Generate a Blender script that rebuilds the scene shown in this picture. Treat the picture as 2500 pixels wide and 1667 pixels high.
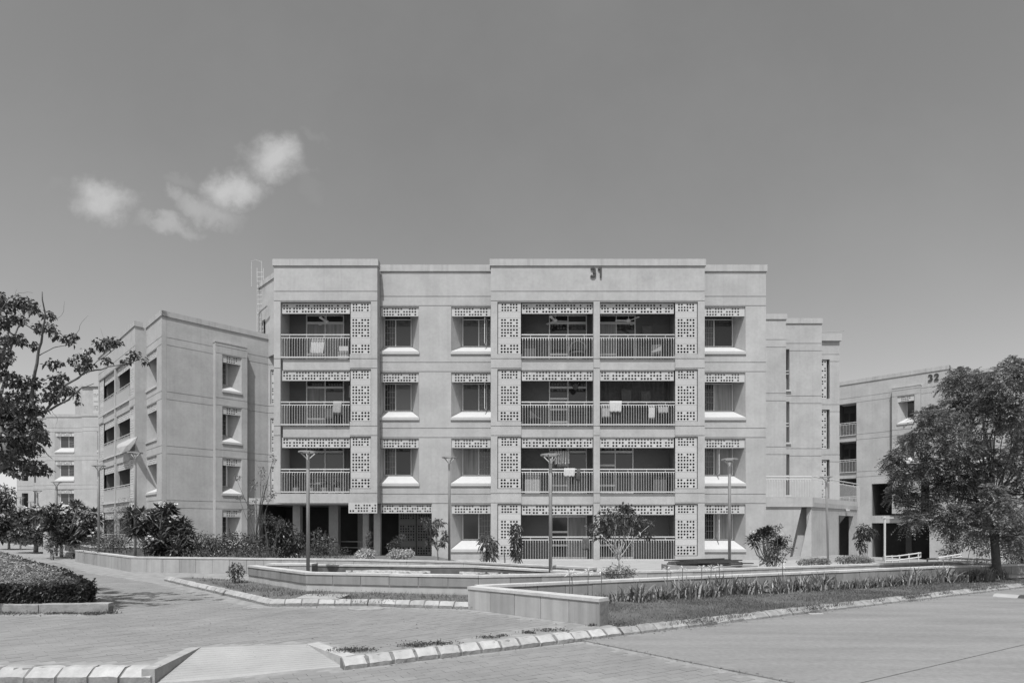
import bpy, math, random
import numpy as np
from mathutils import Matrix, Vector

# ------------------------------------------------------------------ camera, sky, sun, exposure
scene = bpy.context.scene
for o in list(bpy.data.objects):
    bpy.data.objects.remove(o)
COL = scene.collection
FPX, HOR, EYE = 1475.0, 1290.0, 1.6          # focal length and horizon row measured on the 2500 px wide photograph
cam_d = bpy.data.cameras.new('camera')
cam_d.sensor_width = 36.0
cam_d.lens = 36.0 * FPX / 2500.0
cam_d.shift_y = (HOR - 833.5) / 2500.0
cam_d.clip_start, cam_d.clip_end = 0.1, 3000.0
cam = bpy.data.objects.new('camera', cam_d)
COL.objects.link(cam)
cam.location = (0, 0, EYE)
cam.rotation_euler = (math.radians(90), 0, 0)
scene.camera = cam

SUN_EL, SUN_LEFT = math.radians(64), math.radians(11)
S = Vector((-math.sin(SUN_LEFT) * math.cos(SUN_EL), -math.cos(SUN_LEFT) * math.cos(SUN_EL), math.sin(SUN_EL)))
sun_d = bpy.data.lights.new('sun', 'SUN')
sun_d.energy = 5.0
sun_d.angle = math.radians(0.5)
sun_d.color = (1.0, 1.0, 1.0)                # the photograph is black and white
sun = bpy.data.objects.new('sun', sun_d)
COL.objects.link(sun)
sun.rotation_euler = S.to_track_quat('Z', 'Y').to_euler()

world = bpy.data.worlds.new('World')
scene.world = world
world.use_nodes = True
wn, wl = world.node_tree.nodes, world.node_tree.links
wn.clear()


def wnode(t, **kw):
    n = wn.new(t)
    for k, v in kw.items():
        setattr(n, k, v)
    return n


def wmath(op, a, b=None, c=None, clamp=False):
    n = wn.new('ShaderNodeMath')
    n.operation = op
    n.use_clamp = clamp
    for i, v in enumerate((a, b, c)):
        if v is None:
            continue
        if isinstance(v, (int, float)):
            n.inputs[i].default_value = v
        else:
            wl.new(v, n.inputs[i])
    return n.outputs[0]


sky = wnode('ShaderNodeTexSky', sky_type='NISHITA', sun_disc=False)
sky.sun_elevation = SUN_EL
sky.sun_rotation = math.radians(180) + SUN_LEFT
sky.air_density, sky.dust_density, sky.ozone_density = 1.1, 1.6, 1.0
ssep = wnode('ShaderNodeSeparateColor')      # panchromatic film behind an orange filter: red and green weigh most
wl.new(sky.outputs[0], ssep.inputs[0])
bw_out = wmath('ADD', wmath('MULTIPLY', ssep.outputs[0], 1.0), wmath('MULTIPLY', ssep.outputs[1], 0.08))
# fair-weather clouds, laid out by direction in the world (x/y and z/y of the view direction)
tc = wnode('ShaderNodeTexCoord')
sep = wnode('ShaderNodeSeparateXYZ')
wl.new(tc.outputs['Generated'], sep.inputs[0])
ysafe = wmath('MAXIMUM', sep.outputs[1], 0.02)
cu, cv = wmath('DIVIDE', sep.outputs[0], ysafe), wmath('DIVIDE', sep.outputs[2], ysafe)
comb = wnode('ShaderNodeCombineXYZ')
wl.new(cu, comb.inputs[0])
wl.new(cv, comb.inputs[1])


def wnoise(scale, detail, rough=0.55):
    n = wnode('ShaderNodeTexNoise')
    n.inputs['Scale'].default_value = scale
    n.inputs['Detail'].default_value = detail
    n.inputs['Roughness'].default_value = rough
    wl.new(comb.outputs[0], n.inputs['Vector'])
    return n


nz = wnoise(13, 8, 0.62)
nsep = wnode('ShaderNodeSeparateColor')
wl.new(nz.outputs['Color'], nsep.inputs[0])
du = wmath('MULTIPLY', wmath('SUBTRACT', nsep.outputs[0], 0.5), 0.10)
dv = wmath('MULTIPLY', wmath('SUBTRACT', nsep.outputs[1], 0.5), 0.10)
uu, vv = wmath('ADD', cu, du), wmath('ADD', cv, dv)
n2 = wnoise(34, 6, 0.6)
dens = None
for (px, py, a, b, amp, sh) in ((252, 492, 92, 62, 0.92, 0.0), (574, 470, 84, 62, 1.0, 0.0), (672, 386, 92, 66, 1.0, 0.0),
                                (500, 520, 110, 40, 0.55, 0.35), (415, 551, 85, 28, 0.55, 0.25), (425, 482, 30, 26, 0.4, 0.0),
                                (775, 325, 60, 20, 0.10, 0.25), (745, 445, 60, 60, 0.07, 0.6), (140, 458, 60, 28, 0.08, 0.2),
                                (450, 446, 70, 24, 0.14, 0.0)):
    u0, v0 = (px - 1250) / FPX, (HOR - py) / FPX
    a, b = a / FPX, b / FPX
    ex = wmath('SUBTRACT', uu, u0)
    ez = wmath('ADD', wmath('SUBTRACT', vv, v0), wmath('MULTIPLY', ex, sh))
    ex = wmath('DIVIDE', ex, a)
    ez = wmath('DIVIDE', ez, b)
    d = wmath('SQRT', wmath('ADD', wmath('MULTIPLY', ex, ex), wmath('MULTIPLY', ez, ez)))
    mr = wnode('ShaderNodeMapRange', interpolation_type='SMOOTHERSTEP')
    wl.new(d, mr.inputs['Value'])
    mr.inputs['From Min'].default_value, mr.inputs['From Max'].default_value = 1.3, 0.0
    mr.inputs['To Min'].default_value, mr.inputs['To Max'].default_value = 0.0, amp
    dens = mr.outputs[0] if dens is None else wmath('MAXIMUM', dens, mr.outputs[0])
veil = wnoise(1.6, 6, 0.6)
vr = wnode('ShaderNodeMapRange')
wl.new(veil.outputs[0], vr.inputs['Value'])
vr.inputs['From Min'].default_value, vr.inputs['From Max'].default_value = 0.42, 0.75
vr.inputs['To Max'].default_value = 0.10
dens = wmath('MULTIPLY', dens, wmath('ADD', wmath('MULTIPLY', n2.outputs[0], 0.7), 0.66), clamp=True)
dens = wmath('MULTIPLY', wmath('MAXIMUM', dens, vr.outputs[0]), wmath('GREATER_THAN', sep.outputs[1], 0.05))
CLOUD = 3.7
SKY_GAIN = 1.2
base_sky = wmath('MULTIPLY', bw_out, SKY_GAIN)
val = wmath('ADD', wmath('MULTIPLY', base_sky, wmath('SUBTRACT', 1.0, dens)), wmath('MULTIPLY', dens, CLOUD))
bg = wnode('ShaderNodeBackground')
bg.inputs['Strength'].default_value = 0.15
wl.new(val, bg.inputs['Color'])
wo = wnode('ShaderNodeOutputWorld')
wl.new(bg.outputs[0], wo.inputs['Surface'])

vs = scene.view_settings
vs.view_transform = 'Standard'
vs.look = 'None'
vs.exposure = 0.0
vs.gamma = 1.0
vs.use_curve_mapping = False
scene.render.engine = 'CYCLES'
scene.cycles.max_bounces = 6
scene.cycles.transparent_max_bounces = 8

# ------------------------------------------------------------------ helpers
RND = random.Random(7)
NP = np.random.default_rng(11)
I4 = Matrix.Identity(4)
RM = {}


def T(x, y, z):
    return Matrix.Translation((x, y, z))


def RZ(deg):
    return Matrix.Rotation(math.radians(deg), 4, 'Z')


def P(u, v, Y):
    """world point seen at pixel (u, v) of the photograph, at distance Y"""
    return Vector(((u - 1250) / FPX * Y, Y, EYE - (v - HOR) / FPX * Y))


def G(u, v, z):
    """world point at height z seen at pixel (u, v)"""
    return P(u, v, (EYE - z) * FPX / (v - HOR))


class MB:
    def __init__(self):
        self.v, self.f = [], []

    def quad(self, *pts):
        n = len(self.v)
        self.v += [tuple(p) for p in pts]
        self.f.append(tuple(range(n, n + len(pts))))
        return self

    def box(self, x0, x1, y0, y1, z0, z1):
        n = len(self.v)
        self.v += [(x0, y0, z0), (x1, y0, z0), (x1, y1, z0), (x0, y1, z0), (x0, y0, z1), (x1, y0, z1), (x1, y1, z1), (x0, y1, z1)]
        for f in ((0, 3, 2, 1), (4, 5, 6, 7), (0, 1, 5, 4), (1, 2, 6, 5), (2, 3, 7, 6), (3, 0, 4, 7)):
            self.f.append(tuple(n + i for i in f))
        return self

    def tube(self, pts, r, n=8, cap=True):
        pts = [Vector(p) for p in pts]
        rs = list(r) if isinstance(r, (list, tuple)) else [r] * len(pts)
        base = len(self.v)
        up = None
        for i, p in enumerate(pts):
            d = (pts[min(i + 1, len(pts) - 1)] - pts[max(i - 1, 0)])
            d = d.normalized() if d.length > 1e-9 else Vector((0, 0, 1))
            if up is None:
                up = d.orthogonal().normalized()
            up = (up - d * up.dot(d))
            up = up.normalized() if up.length > 1e-6 else d.orthogonal().normalized()
            w = d.cross(up)
            for k in range(n):
                a = 2 * math.pi * k / n
                self.v.append(tuple(p + (up * math.cos(a) + w * math.sin(a)) * rs[i]))
        for i in range(len(pts) - 1):
            for k in range(n):
                a, b = base + i * n + k, base + i * n + (k + 1) % n
                self.f.append((a, b, b + n, a + n))
        if cap:
            self.f.append(tuple(base + n - 1 - k for k in range(n)))
            self.f.append(tuple(base + (len(pts) - 1) * n + k for k in range(n)))
        return self

    def prism(self, prof, x0, x1):
        """profile of (y, z) points extruded along x"""
        n = len(self.v)
        m = len(prof)
        self.v += [(x0, y, z) for y, z in prof] + [(x1, y, z) for y, z in prof]
        for i in range(m):
            j = (i + 1) % m
            self.f.append((n + i, n + m + i, n + m + j, n + j))
        self.f.append(tuple(n + i for i in range(m)))
        self.f.append(tuple(n + 2 * m - 1 - i for i in range(m)))
        return self

    def poly(self, pts, z0, z1):
        """plan polygon extruded upwards"""
        n = len(self.v)
        m = len(pts)
        self.v += [(p[0], p[1], z0) for p in pts] + [(p[0], p[1], z1) for p in pts]
        for i in range(m):
            j = (i + 1) % m
            self.f.append((n + i, n + j, n + m + j, n + m + i))
        self.f.append(tuple(n + m + i for i in range(m)))
        return self

    def mesh(self, name, mat, smooth=False):
        me = bpy.data.meshes.new(name)
        me.from_pydata(self.v, [], self.f)
        if mat:
            me.materials.append(mat)
        if smooth:
            me.polygons.foreach_set('use_smooth', [True] * len(me.polygons))
        me.update()
        return me

    def build(self, name, mat, parent=None, M=I4, smooth=False):
        return put(name, self.mesh(name, mat, smooth), parent, M)


def put(name, me, parent=None, M=I4):
    o = bpy.data.objects.new(name, me)
    COL.objects.link(o)
    if parent is None:
        o.matrix_world = M
        RM[o] = I4
    else:
        o.parent = parent
        o.matrix_local = RM[parent].inverted() @ M
        RM[o] = M
    return o


def tag(o, label=None, cat=None, group=None, kind=None):
    if label:
        o['label'] = label
    if cat:
        o['category'] = cat
    if group:
        o['group'] = group
    if kind:
        o['kind'] = kind
    return o


def thing(name, label, cat, M=I4, group=None):
    o = bpy.data.objects.new(name, None)
    COL.objects.link(o)
    o.matrix_world = M
    RM[o] = I4
    return tag(o, label, cat, group)


def struct(name, me, M=I4):
    return tag(put(name, me, None, M), kind='structure')


def copy_tree(o, parent=None, M=None):
    c = o.copy()
    COL.objects.link(c)
    c.parent = parent
    if M is not None:
        c.matrix_local = M
    RM[c] = RM.get(o, I4)
    for ch in o.children:
        copy_tree(ch, c)
    return c


def np_mesh(name, verts, faces_n, nper, mat):
    """verts (N*nper, 3), every face uses nper consecutive vertices given by faces_n (list of index tuples within a block)"""
    me = bpy.data.meshes.new(name)
    nv = len(verts)
    blocks = nv // nper
    fl = [np.asarray(f) for f in faces_n]
    k = len(fl[0])
    idx = np.concatenate([(np.arange(blocks)[:, None] * nper + f[None, :]) for f in fl], axis=1).reshape(-1)
    nf = blocks * len(fl)
    me.vertices.add(nv)
    me.vertices.foreach_set('co', np.ascontiguousarray(verts, dtype=np.float32).ravel())
    me.loops.add(nf * k)
    me.loops.foreach_set('vertex_index', idx.astype(np.int32))
    me.polygons.add(nf)
    me.polygons.foreach_set('loop_start', np.arange(0, nf * k, k, dtype=np.int32))
    me.polygons.foreach_set('loop_total', np.full(nf, k, dtype=np.int32))
    me.polygons.foreach_set('use_smooth', np.zeros(nf, dtype=bool))
    me.materials.append(mat)
    me.update(calc_edges=True)
    return me


# ------------------------------------------------------------------ materials (grey: the photograph is monochrome)
def mat(name, v, rough=0.8, var=0.0, scale=3.0, var2=0.0, scale2=30.0, bump=0.0, bscale=60.0, objvar=0.0, island=0.0,
        spec=0.5, metal=0.0, streak=0.0, transl=0.0, stretch=(1, 1, 1), drip=0.0, rot=0.0):
    m = bpy.data.materials.new(name)
    m.use_nodes = True
    nt = m.node_tree
    N, L = nt.nodes, nt.links
    N.clear()
    out = N.new('ShaderNodeOutputMaterial')
    b = N.new('ShaderNodeBsdfPrincipled')
    b.inputs['Roughness'].default_value = rough
    b.inputs['Specular IOR Level'].default_value = spec
    b.inputs['Metallic'].default_value = metal

    def mth(op, a, c):
        n = N.new('ShaderNodeMath')
        n.operation = op
        for i, q in enumerate((a, c)):
            if isinstance(q, (int, float)):
                n.inputs[i].default_value = q
            else:
                L.new(q, n.inputs[i])
        return n.outputs[0]
    geo = N.new('ShaderNodeNewGeometry')
    cur = None

    def factor(src, amt):
        return mth('MAXIMUM', mth('ADD', mth('MULTIPLY', mth('SUBTRACT', src, 0.5), 2 * amt), 1.0), 0.15)

    def noise(sc, det, st=(1, 1, 1)):
        mp = N.new('ShaderNodeMapping')
        mp.inputs['Scale'].default_value = st
        mp.inputs['Rotation'].default_value = (0, 0, math.radians(rot))
        L.new(geo.outputs['Position'], mp.inputs[0])
        n = N.new('ShaderNodeTexNoise')
        n.inputs['Scale'].default_value = sc
        n.inputs['Detail'].default_value = det
        n.inputs['Roughness'].default_value = 0.6
        L.new(mp.outputs[0], n.inputs['Vector'])
        return n.outputs[0]
    facs = []
    if var:
        facs.append(factor(noise(scale, 6, stretch), var * 1.9))
    if var2:
        facs.append(factor(noise(scale2, 4), var2 * 1.7))
    if streak:
        facs.append(factor(noise(1.6, 5, (3.0, 3.0, 0.18)), streak * 2.0))
    if drip:
        mr = N.new('ShaderNodeMapRange')
        L.new(noise(1.0, 6, (4.5, 4.5, 0.10)), mr.inputs['Value'])
        mr.inputs['From Min'].default_value, mr.inputs['From Max'].default_value = 0.54, 0.70
        mr.inputs['To Min'].default_value, mr.inputs['To Max'].default_value = 1.0, 1.0 - drip
        facs.append(mr.outputs[0])
    if objvar:
        oi = N.new('ShaderNodeObjectInfo')
        facs.append(factor(oi.outputs['Random'], objvar))
    if island:
        facs.append(factor(geo.outputs['Random Per Island'], island))
    cur = v
    for f in facs:
        cur = mth('MULTIPLY', cur, f)
    if isinstance(cur, (int, float)):
        b.inputs['Base Color'].default_value = (v, v, v, 1)
    else:
        L.new(cur, b.inputs['Base Color'])
    if bump:
        bp = N.new('ShaderNodeBump')
        bp.inputs['Strength'].default_value = bump
        bp.inputs['Distance'].default_value = 0.02
        L.new(noise(bscale, 4), bp.inputs['Height'])
        L.new(bp.outputs[0], b.inputs['Normal'])
    if transl:
        tr = N.new('ShaderNodeBsdfTranslucent')
        if isinstance(cur, (int, float)):
            tr.inputs['Color'].default_value = (v, v, v, 1)
        else:
            L.new(cur, tr.inputs['Color'])
        mx = N.new('ShaderNodeMixShader')
        mx.inputs[0].default_value = transl
        L.new(b.outputs[0], mx.inputs[1])
        L.new(tr.outputs[0], mx.inputs[2])
        L.new(mx.outputs[0], out.inputs['Surface'])
    else:
        L.new(b.outputs[0], out.inputs['Surface'])
    return m


PLASTER = mat('plaster', 0.362, 0.9, var=0.15, scale=0.8, var2=0.08, scale2=7, bump=0.15, bscale=50, streak=0.05, spec=0.2, drip=0.07)
PLASTER_IN = mat('shaded_balcony_plaster', 0.12, 0.9, var=0.05, spec=0.2)  # plaster colour darkened to stand in for deep balcony shade
CAPM = mat('parapet_plaster', 0.365, 0.85, var=0.12, scale=1.5, streak=0.08, spec=0.2, drip=0.2)
SCREENM = mat('perforated_concrete', 0.43, 0.8, var=0.06, scale=4, objvar=0.05, spec=0.2)
SILLM = mat('white_sill_plaster', 0.42, 0.7, var=0.06, scale=3, spec=0.2)
WHITE = mat('white_painted_metal', 0.50, 0.4, var=0.05, scale=8)
FRAME = mat('window_frame_paint', 0.52, 0.45, objvar=0.05)
BARM = mat('grille_bar_paint', 0.34, 0.5)
GLASSM = mat('window_glass', 0.07, 0.12, objvar=0.7, spec=0.5)
DARKGLASS = mat('door_glass', 0.035, 0.08, objvar=0.6, spec=0.6)
CURTAIN = mat('curtain_cloth', 0.22, 0.9, var=0.5, scale=9, stretch=(1, 1, 0.05), objvar=0.3)
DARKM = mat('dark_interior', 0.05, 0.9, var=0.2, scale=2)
LETTER = mat('dark_letter_paint', 0.03, 0.5)
POLEM = mat('grey_pole_paint', 0.33, 0.45, var=0.08, scale=3, streak=0.08)
LAMPM = mat('lamp_head_metal', 0.28, 0.4)
GRANITE = mat('granite_cladding', 0.30, 0.7, var=0.08, scale=5, var2=0.05, scale2=60, objvar=0.12, streak=0.16, spec=0.3, drip=0.22)
GRANITE_D = mat('grey_granite_band', 0.22, 0.7, var=0.10, scale=5, var2=0.06, scale2=60, objvar=0.16, streak=0.14, spec=0.3, drip=0.2)
COPING = mat('pale_coping_stone', 0.42, 0.7, var=0.18, scale=4, var2=0.10, scale2=25, objvar=0.08, spec=0.3)
WALLBASE = mat('stained_plaster', 0.37, 0.9, var=0.14, scale=2, streak=0.14, spec=0.2)
KERB_W = mat('painted_kerb', 0.32, 0.85, var=0.22, scale=6, var2=0.08, scale2=45, objvar=0.12, bump=0.3, spec=0.2)
KERB_F = mat('shaded_kerb_face', 0.20, 0.9, var=0.35, scale=8, var2=0.15, scale2=40, bump=0.4, spec=0.2)  # front face darkened to paint its grazing-light shade
KERB_R = mat('weathered_kerb', 0.235, 0.9, var=0.32, scale=8, var2=0.14, scale2=45, objvar=0.15, bump=0.4, spec=0.2)
MORTAR = mat('dark_mortar', 0.14, 0.95, var=0.4, scale=20)
PAVER = mat('concrete_paver', 0.198, 0.9, var=0.16, scale=0.9, var2=0.10, scale2=50, objvar=0.06, island=0.06, bump=0.2, spec=0.25)
PAVJOINT = mat('sandy_joint', 0.21, 0.95, var=0.35, scale=5)
CONCRETE = mat('road_concrete', 0.186, 0.9, var=0.20, scale=0.9, var2=0.16, scale2=16, bump=0.25, spec=0.25, stretch=(0.35, 2.2, 1), rot=-31)
RAMPM = mat('pale_ramp_concrete', 0.285, 0.9, var=0.14, scale=2, var2=0.05, scale2=60, bump=0.3, spec=0.2)
SOIL = mat('dry_soil', 0.105, 0.95, var=0.4, scale=5, var2=0.3, scale2=40, bump=0.6, bscale=30)
EARTH = mat('earth', 0.20, 0.95, var=0.25, scale=0.3, var2=0.2, scale2=6)
GRASSM = mat('grass_blades', 0.125, 0.6, island=0.5, var=0.35, scale=2.2, transl=0.2)
LAWNM = mat('turf', 0.085, 0.95, var=0.35, scale=2.2, var2=0.3, scale2=50, bump=0.6)
LEAF_D = mat('dark_glossy_leaf', 0.050, 0.38, island=0.5, transl=0.15)
LEAF_M = mat('mid_leaf', 0.07, 0.42, island=0.5, transl=0.2)
LEAF_L = mat('light_leaf', 0.15, 0.5, island=0.4, transl=0.25)
LEAF_V = mat('variegated_leaf', 0.42, 0.5, island=0.45, transl=0.2)
LEAF_H = mat('sunlit_hedge_leaf', 0.18, 0.45, island=0.5, transl=0.2)  # lightened for the hedge top, painting in its sunlit tone
LEAF_S = mat('lily_leaf', 0.20, 0.45, island=0.45, transl=0.25)
LITTER = mat('dry_litter', 0.16, 0.9, island=0.7)
LEAF_T = mat('tree_leaf', 0.062, 0.42, island=0.5, transl=0.2)
LEAF_N = mat('feathery_leaf', 0.15, 0.45, island=0.55, transl=0.3)
PETAL = mat('white_petal', 0.75, 0.6, transl=0.2)
BARK = mat('bark', 0.11, 0.9, var=0.3, scale=12, bump=0.5, bscale=40)
BARK_L = mat('pale_bark', 0.30, 0.9, var=0.25, scale=12)
BARK_D = mat('dark_bark', 0.075, 0.9, var=0.4, scale=14, bump=0.6, bscale=40)
METAL = mat('galvanised_metal', 0.5, 0.38, var=0.08, scale=5)
WATER = mat('still_water', 0.055, 0.12, var=0.2, scale=3, spec=0.3)
SCALE_M = mat('lime_scale', 0.5, 0.9, var=0.35, scale=12, var2=0.2, scale2=50)
POOLIN = mat('pool_lining', 0.10, 0.7, var=0.3, scale=4, streak=0.3)
RODM = mat('black_steel', 0.035, 0.6, objvar=0.3)
CLOTH_W = mat('white_cloth', 0.40, 0.9, var=0.15, scale=15)
CLOTH_G = mat('grey_cloth', 0.26, 0.9, var=0.2, scale=15)
CLOTH_D = mat('dark_cloth', 0.08, 0.9, var=0.3, scale=10)
TARP = mat('canvas_tarp', 0.36, 0.85, var=0.12, scale=4)
POT = mat('terracotta_pot', 0.24, 0.8)


def stripes_mat():
    m = bpy.data.materials.new('striped_cloth')
    m.use_nodes = True
    nt = m.node_tree
    b = nt.nodes['Principled BSDF']
    b.inputs['Roughness'].default_value = 0.9
    w = nt.nodes.new('ShaderNodeTexWave')
    w.inputs['Scale'].default_value = 4.0
    tcn = nt.nodes.new('ShaderNodeTexCoord')
    nt.links.new(tcn.outputs['Object'], w.inputs[0])
    r = nt.nodes.new('ShaderNodeValToRGB')
    r.color_ramp.elements[0].position, r.color_ramp.elements[1].position = 0.45, 0.55
    r.color_ramp.elements[0].color = (0.09, 0.09, 0.09, 1)
    r.color_ramp.elements[1].color = (0.62, 0.62, 0.62, 1)
    nt.links.new(w.outputs[0], r.inputs[0])
    nt.links.new(r.outputs[0], b.inputs['Base Color'])
    return m


STRIPE = stripes_mat()

# ------------------------------------------------------------------ architectural builders
MESH = {}


def relief_wall(x0, x1, z0, z1, holes=(), grooves=(), th=0.25, gd=0.02, gw=0.018):
    """solid wall slab, front at y=0, with rectangular openings and recessed horizontal joints"""
    xs, zs = {x0, x1}, {z0, z1}
    for h in holes:
        xs |= {min(max(h[0], x0), x1), min(max(h[1], x0), x1)}
        zs |= {min(max(h[2], z0), z1), min(max(h[3], z0), z1)}
    for g in grooves:
        zs |= {g - gw, g + gw}
    xs, zs = sorted(xs), sorted(zs)

    def dep(i, j):
        if i < 0 or j < 0 or i >= len(xs) - 1 or j >= len(zs) - 1:
            return th
        cx, cz = (xs[i] + xs[i + 1]) / 2, (zs[j] + zs[j + 1]) / 2
        for h in holes:
            if h[0] < cx < h[1] and h[2] < cz < h[3]:
                return th
        for g in grooves:
            if abs(cz - g) < gw:
                return gd
        return 0.0
    m = MB()
    for i in range(len(xs) - 1):
        for j in range(len(zs) - 1):
            d = dep(i, j)
            if d < th:
                m.quad((xs[i], d, zs[j]), (xs[i + 1], d, zs[j]), (xs[i + 1], d, zs[j + 1]), (xs[i], d, zs[j + 1]))
                m.quad((xs[i], th, zs[j]), (xs[i], th, zs[j + 1]), (xs[i + 1], th, zs[j + 1]), (xs[i + 1], th, zs[j]))
    for i in range(len(xs)):
        for j in range(len(zs) - 1):
            a, b = dep(i - 1, j), dep(i, j)
            if a != b:
                m.quad((xs[i], a, zs[j]), (xs[i], b, zs[j]), (xs[i], b, zs[j + 1]), (xs[i], a, zs[j + 1]))
    for i in range(len(xs) - 1):
        for j in range(len(zs)):
            a, b = dep(i, j - 1), dep(i, j)
            if a != b:
                m.quad((xs[i], a, zs[j]), (xs[i + 1], a, zs[j]), (xs[i + 1], b, zs[j]), (xs[i], b, zs[j]))
    return m


def perforated(rows, w, h, th=0.03, rad=0.36):
    """panel w x h (x from 0, z from 0, front y=0) with round holes where rows hold a 1"""
    key = ('perf', tuple(rows), round(w, 3), round(h, 3), round(rad, 2))
    if key in MESH:
        return MESH[key]
    m = MB()
    nr = len(rows)
    nc = len(rows[0]) if nr else 0
    if nr == 0 or all(ch == '0' for r in rows for ch in r):
        m.box(0, w, 0, th, 0, h)
    else:
        cell = min((w - 0.05) / nc, (h - 0.03) / nr)
        mx, mz = (w - cell * nc) / 2, (h - cell * nr) / 2
        R = cell * rad

        def face(a, b, c, d):
            for y, flip in ((0, 0), (th, 1)):
                pts = [(a, y, c), (b, y, c), (b, y, d), (a, y, d)]
                m.quad(*(pts[::-1] if flip else pts))
        face(0, w, 0, mz)
        face(0, w, h - mz, h)
        face(0, mx, mz, h - mz)
        face(w - mx, w, mz, h - mz)
        for j in range(nr):
            zb = mz + (nr - 1 - j) * cell
            for i in range(nc):
                xb = mx + i * cell
                if rows[j][i] == '0':
                    face(xb, xb + cell, zb, zb + cell)
                    continue
                cx, cz, hc = xb + cell / 2, zb + cell / 2, cell / 2
                outer, inner = [], []
                for k in range(8):
                    a = math.pi / 4 * k
                    ca, sa = math.cos(a), math.sin(a)
                    s = 1 / max(abs(ca), abs(sa))
                    outer.append((cx + hc * ca * s, cz + hc * sa * s))
                    inner.append((cx + R * ca, cz + R * sa))
                for k in range(8):
                    q = (k + 1) % 8
                    o0, o1, i0, i1 = outer[k], outer[q], inner[k], inner[q]
                    m.quad((o0[0], 0, o0[1]), (o1[0], 0, o1[1]), (i1[0], 0, i1[1]), (i0[0], 0, i0[1]))
                    m.quad((o0[0], th, o0[1]), (i0[0], th, i0[1]), (i1[0], th, i1[1]), (o1[0], th, o1[1]))
                    m.quad((i0[0], 0, i0[1]), (i1[0], 0, i1[1]), (i1[0], th, i1[1]), (i0[0], th, i0[1]))
        m.quad((0, 0, 0), (0, 0, h), (0, th, h), (0, th, 0))
        m.quad((w, 0, 0), (w, th, 0), (w, th, h), (w, 0, h))
        m.quad((0, 0, h), (w, 0, h), (w, th, h), (0, th, h))
        m.quad((0, 0, 0), (0, th, 0), (w, th, 0), (w, 0, 0))
    MESH[key] = m.mesh('screen_panel', SCREENM)
    return MESH[key]


WIN_ROWS = ['110111100111', '111111011111', '111101111101']
COL_A = ['110111', '111111', '111101']
COL_B = ['110111', '111101', '111111']
COL_C = ['111111', '111101', '110111']
BAND_M = ['0111110111111101', '1111011111101111', '1101111101111011']
BAND_L, BAND_R = ['110', '111', '011'], ['011', '111', '110']
SMALL_ROWS = ['11011', '11111', '11110']
FL = 3.05
B0 = 0.15


def screen_column(parent, M, x0, x1, y, z0, z1, rows=True):
    """six stacked panels, top to bottom: perforated, plain, two perforated, plain, perforated"""
    hs = [0.42, 0.27, 0.44, 0.44, 0.27, 0.46]
    k = (z1 - z0) / sum(hs)
    z = z1
    for h, r in zip(hs, (COL_A, (), COL_B, COL_C, (), COL_A)):
        h *= k
        z -= h
        put('screen_panel', perforated(r, x1 - x0, h - 0.008), parent, M @ T(x0, y, z + 0.004))


def band(parent, M, x0, x1, y, z0, z1, main=BAND_M, ends=True):
    h = z1 - z0
    if ends:
        e = 0.135 * 3 + 0.04
        put('screen_panel', perforated(BAND_L, e, h), parent, M @ T(x0, y, z0))
        put('screen_panel', perforated(main, x1 - x0 - 2 * e - 0.012, h), parent, M @ T(x0 + e + 0.006, y, z0))
        put('screen_panel', perforated(BAND_R, e, h), parent, M @ T(x1 - e, y, z0))
    else:
        put('screen_panel', perforated(main, x1 - x0, h), parent, M @ T(x0, y, z0))


def grille_mesh(w, h):
    key = ('grille', round(w, 2), round(h, 2))
    if key not in MESH:
        m = MB()
        t = 0.012
        n = max(3, int(w / 0.11))
        for i in range(n + 1):
            x = w * i / n
            m.box(x - t / 2, x + t / 2, 0, t, 0, h)
        for fz, a, b in ((0.0, 0, n), (0.22, 0, 2), (0.30, 2, n), (0.5, 0, n), (0.70, 1, n), (0.8, 0, 1), (1.0, 0, n)):
            m.box(w * a / n, w * b / n, -0.002, t + 0.002, h * fz - t / 2, h * fz + t / 2)
        MESH[key] = m.mesh('grille', BARM)
    return MESH[key]


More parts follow.
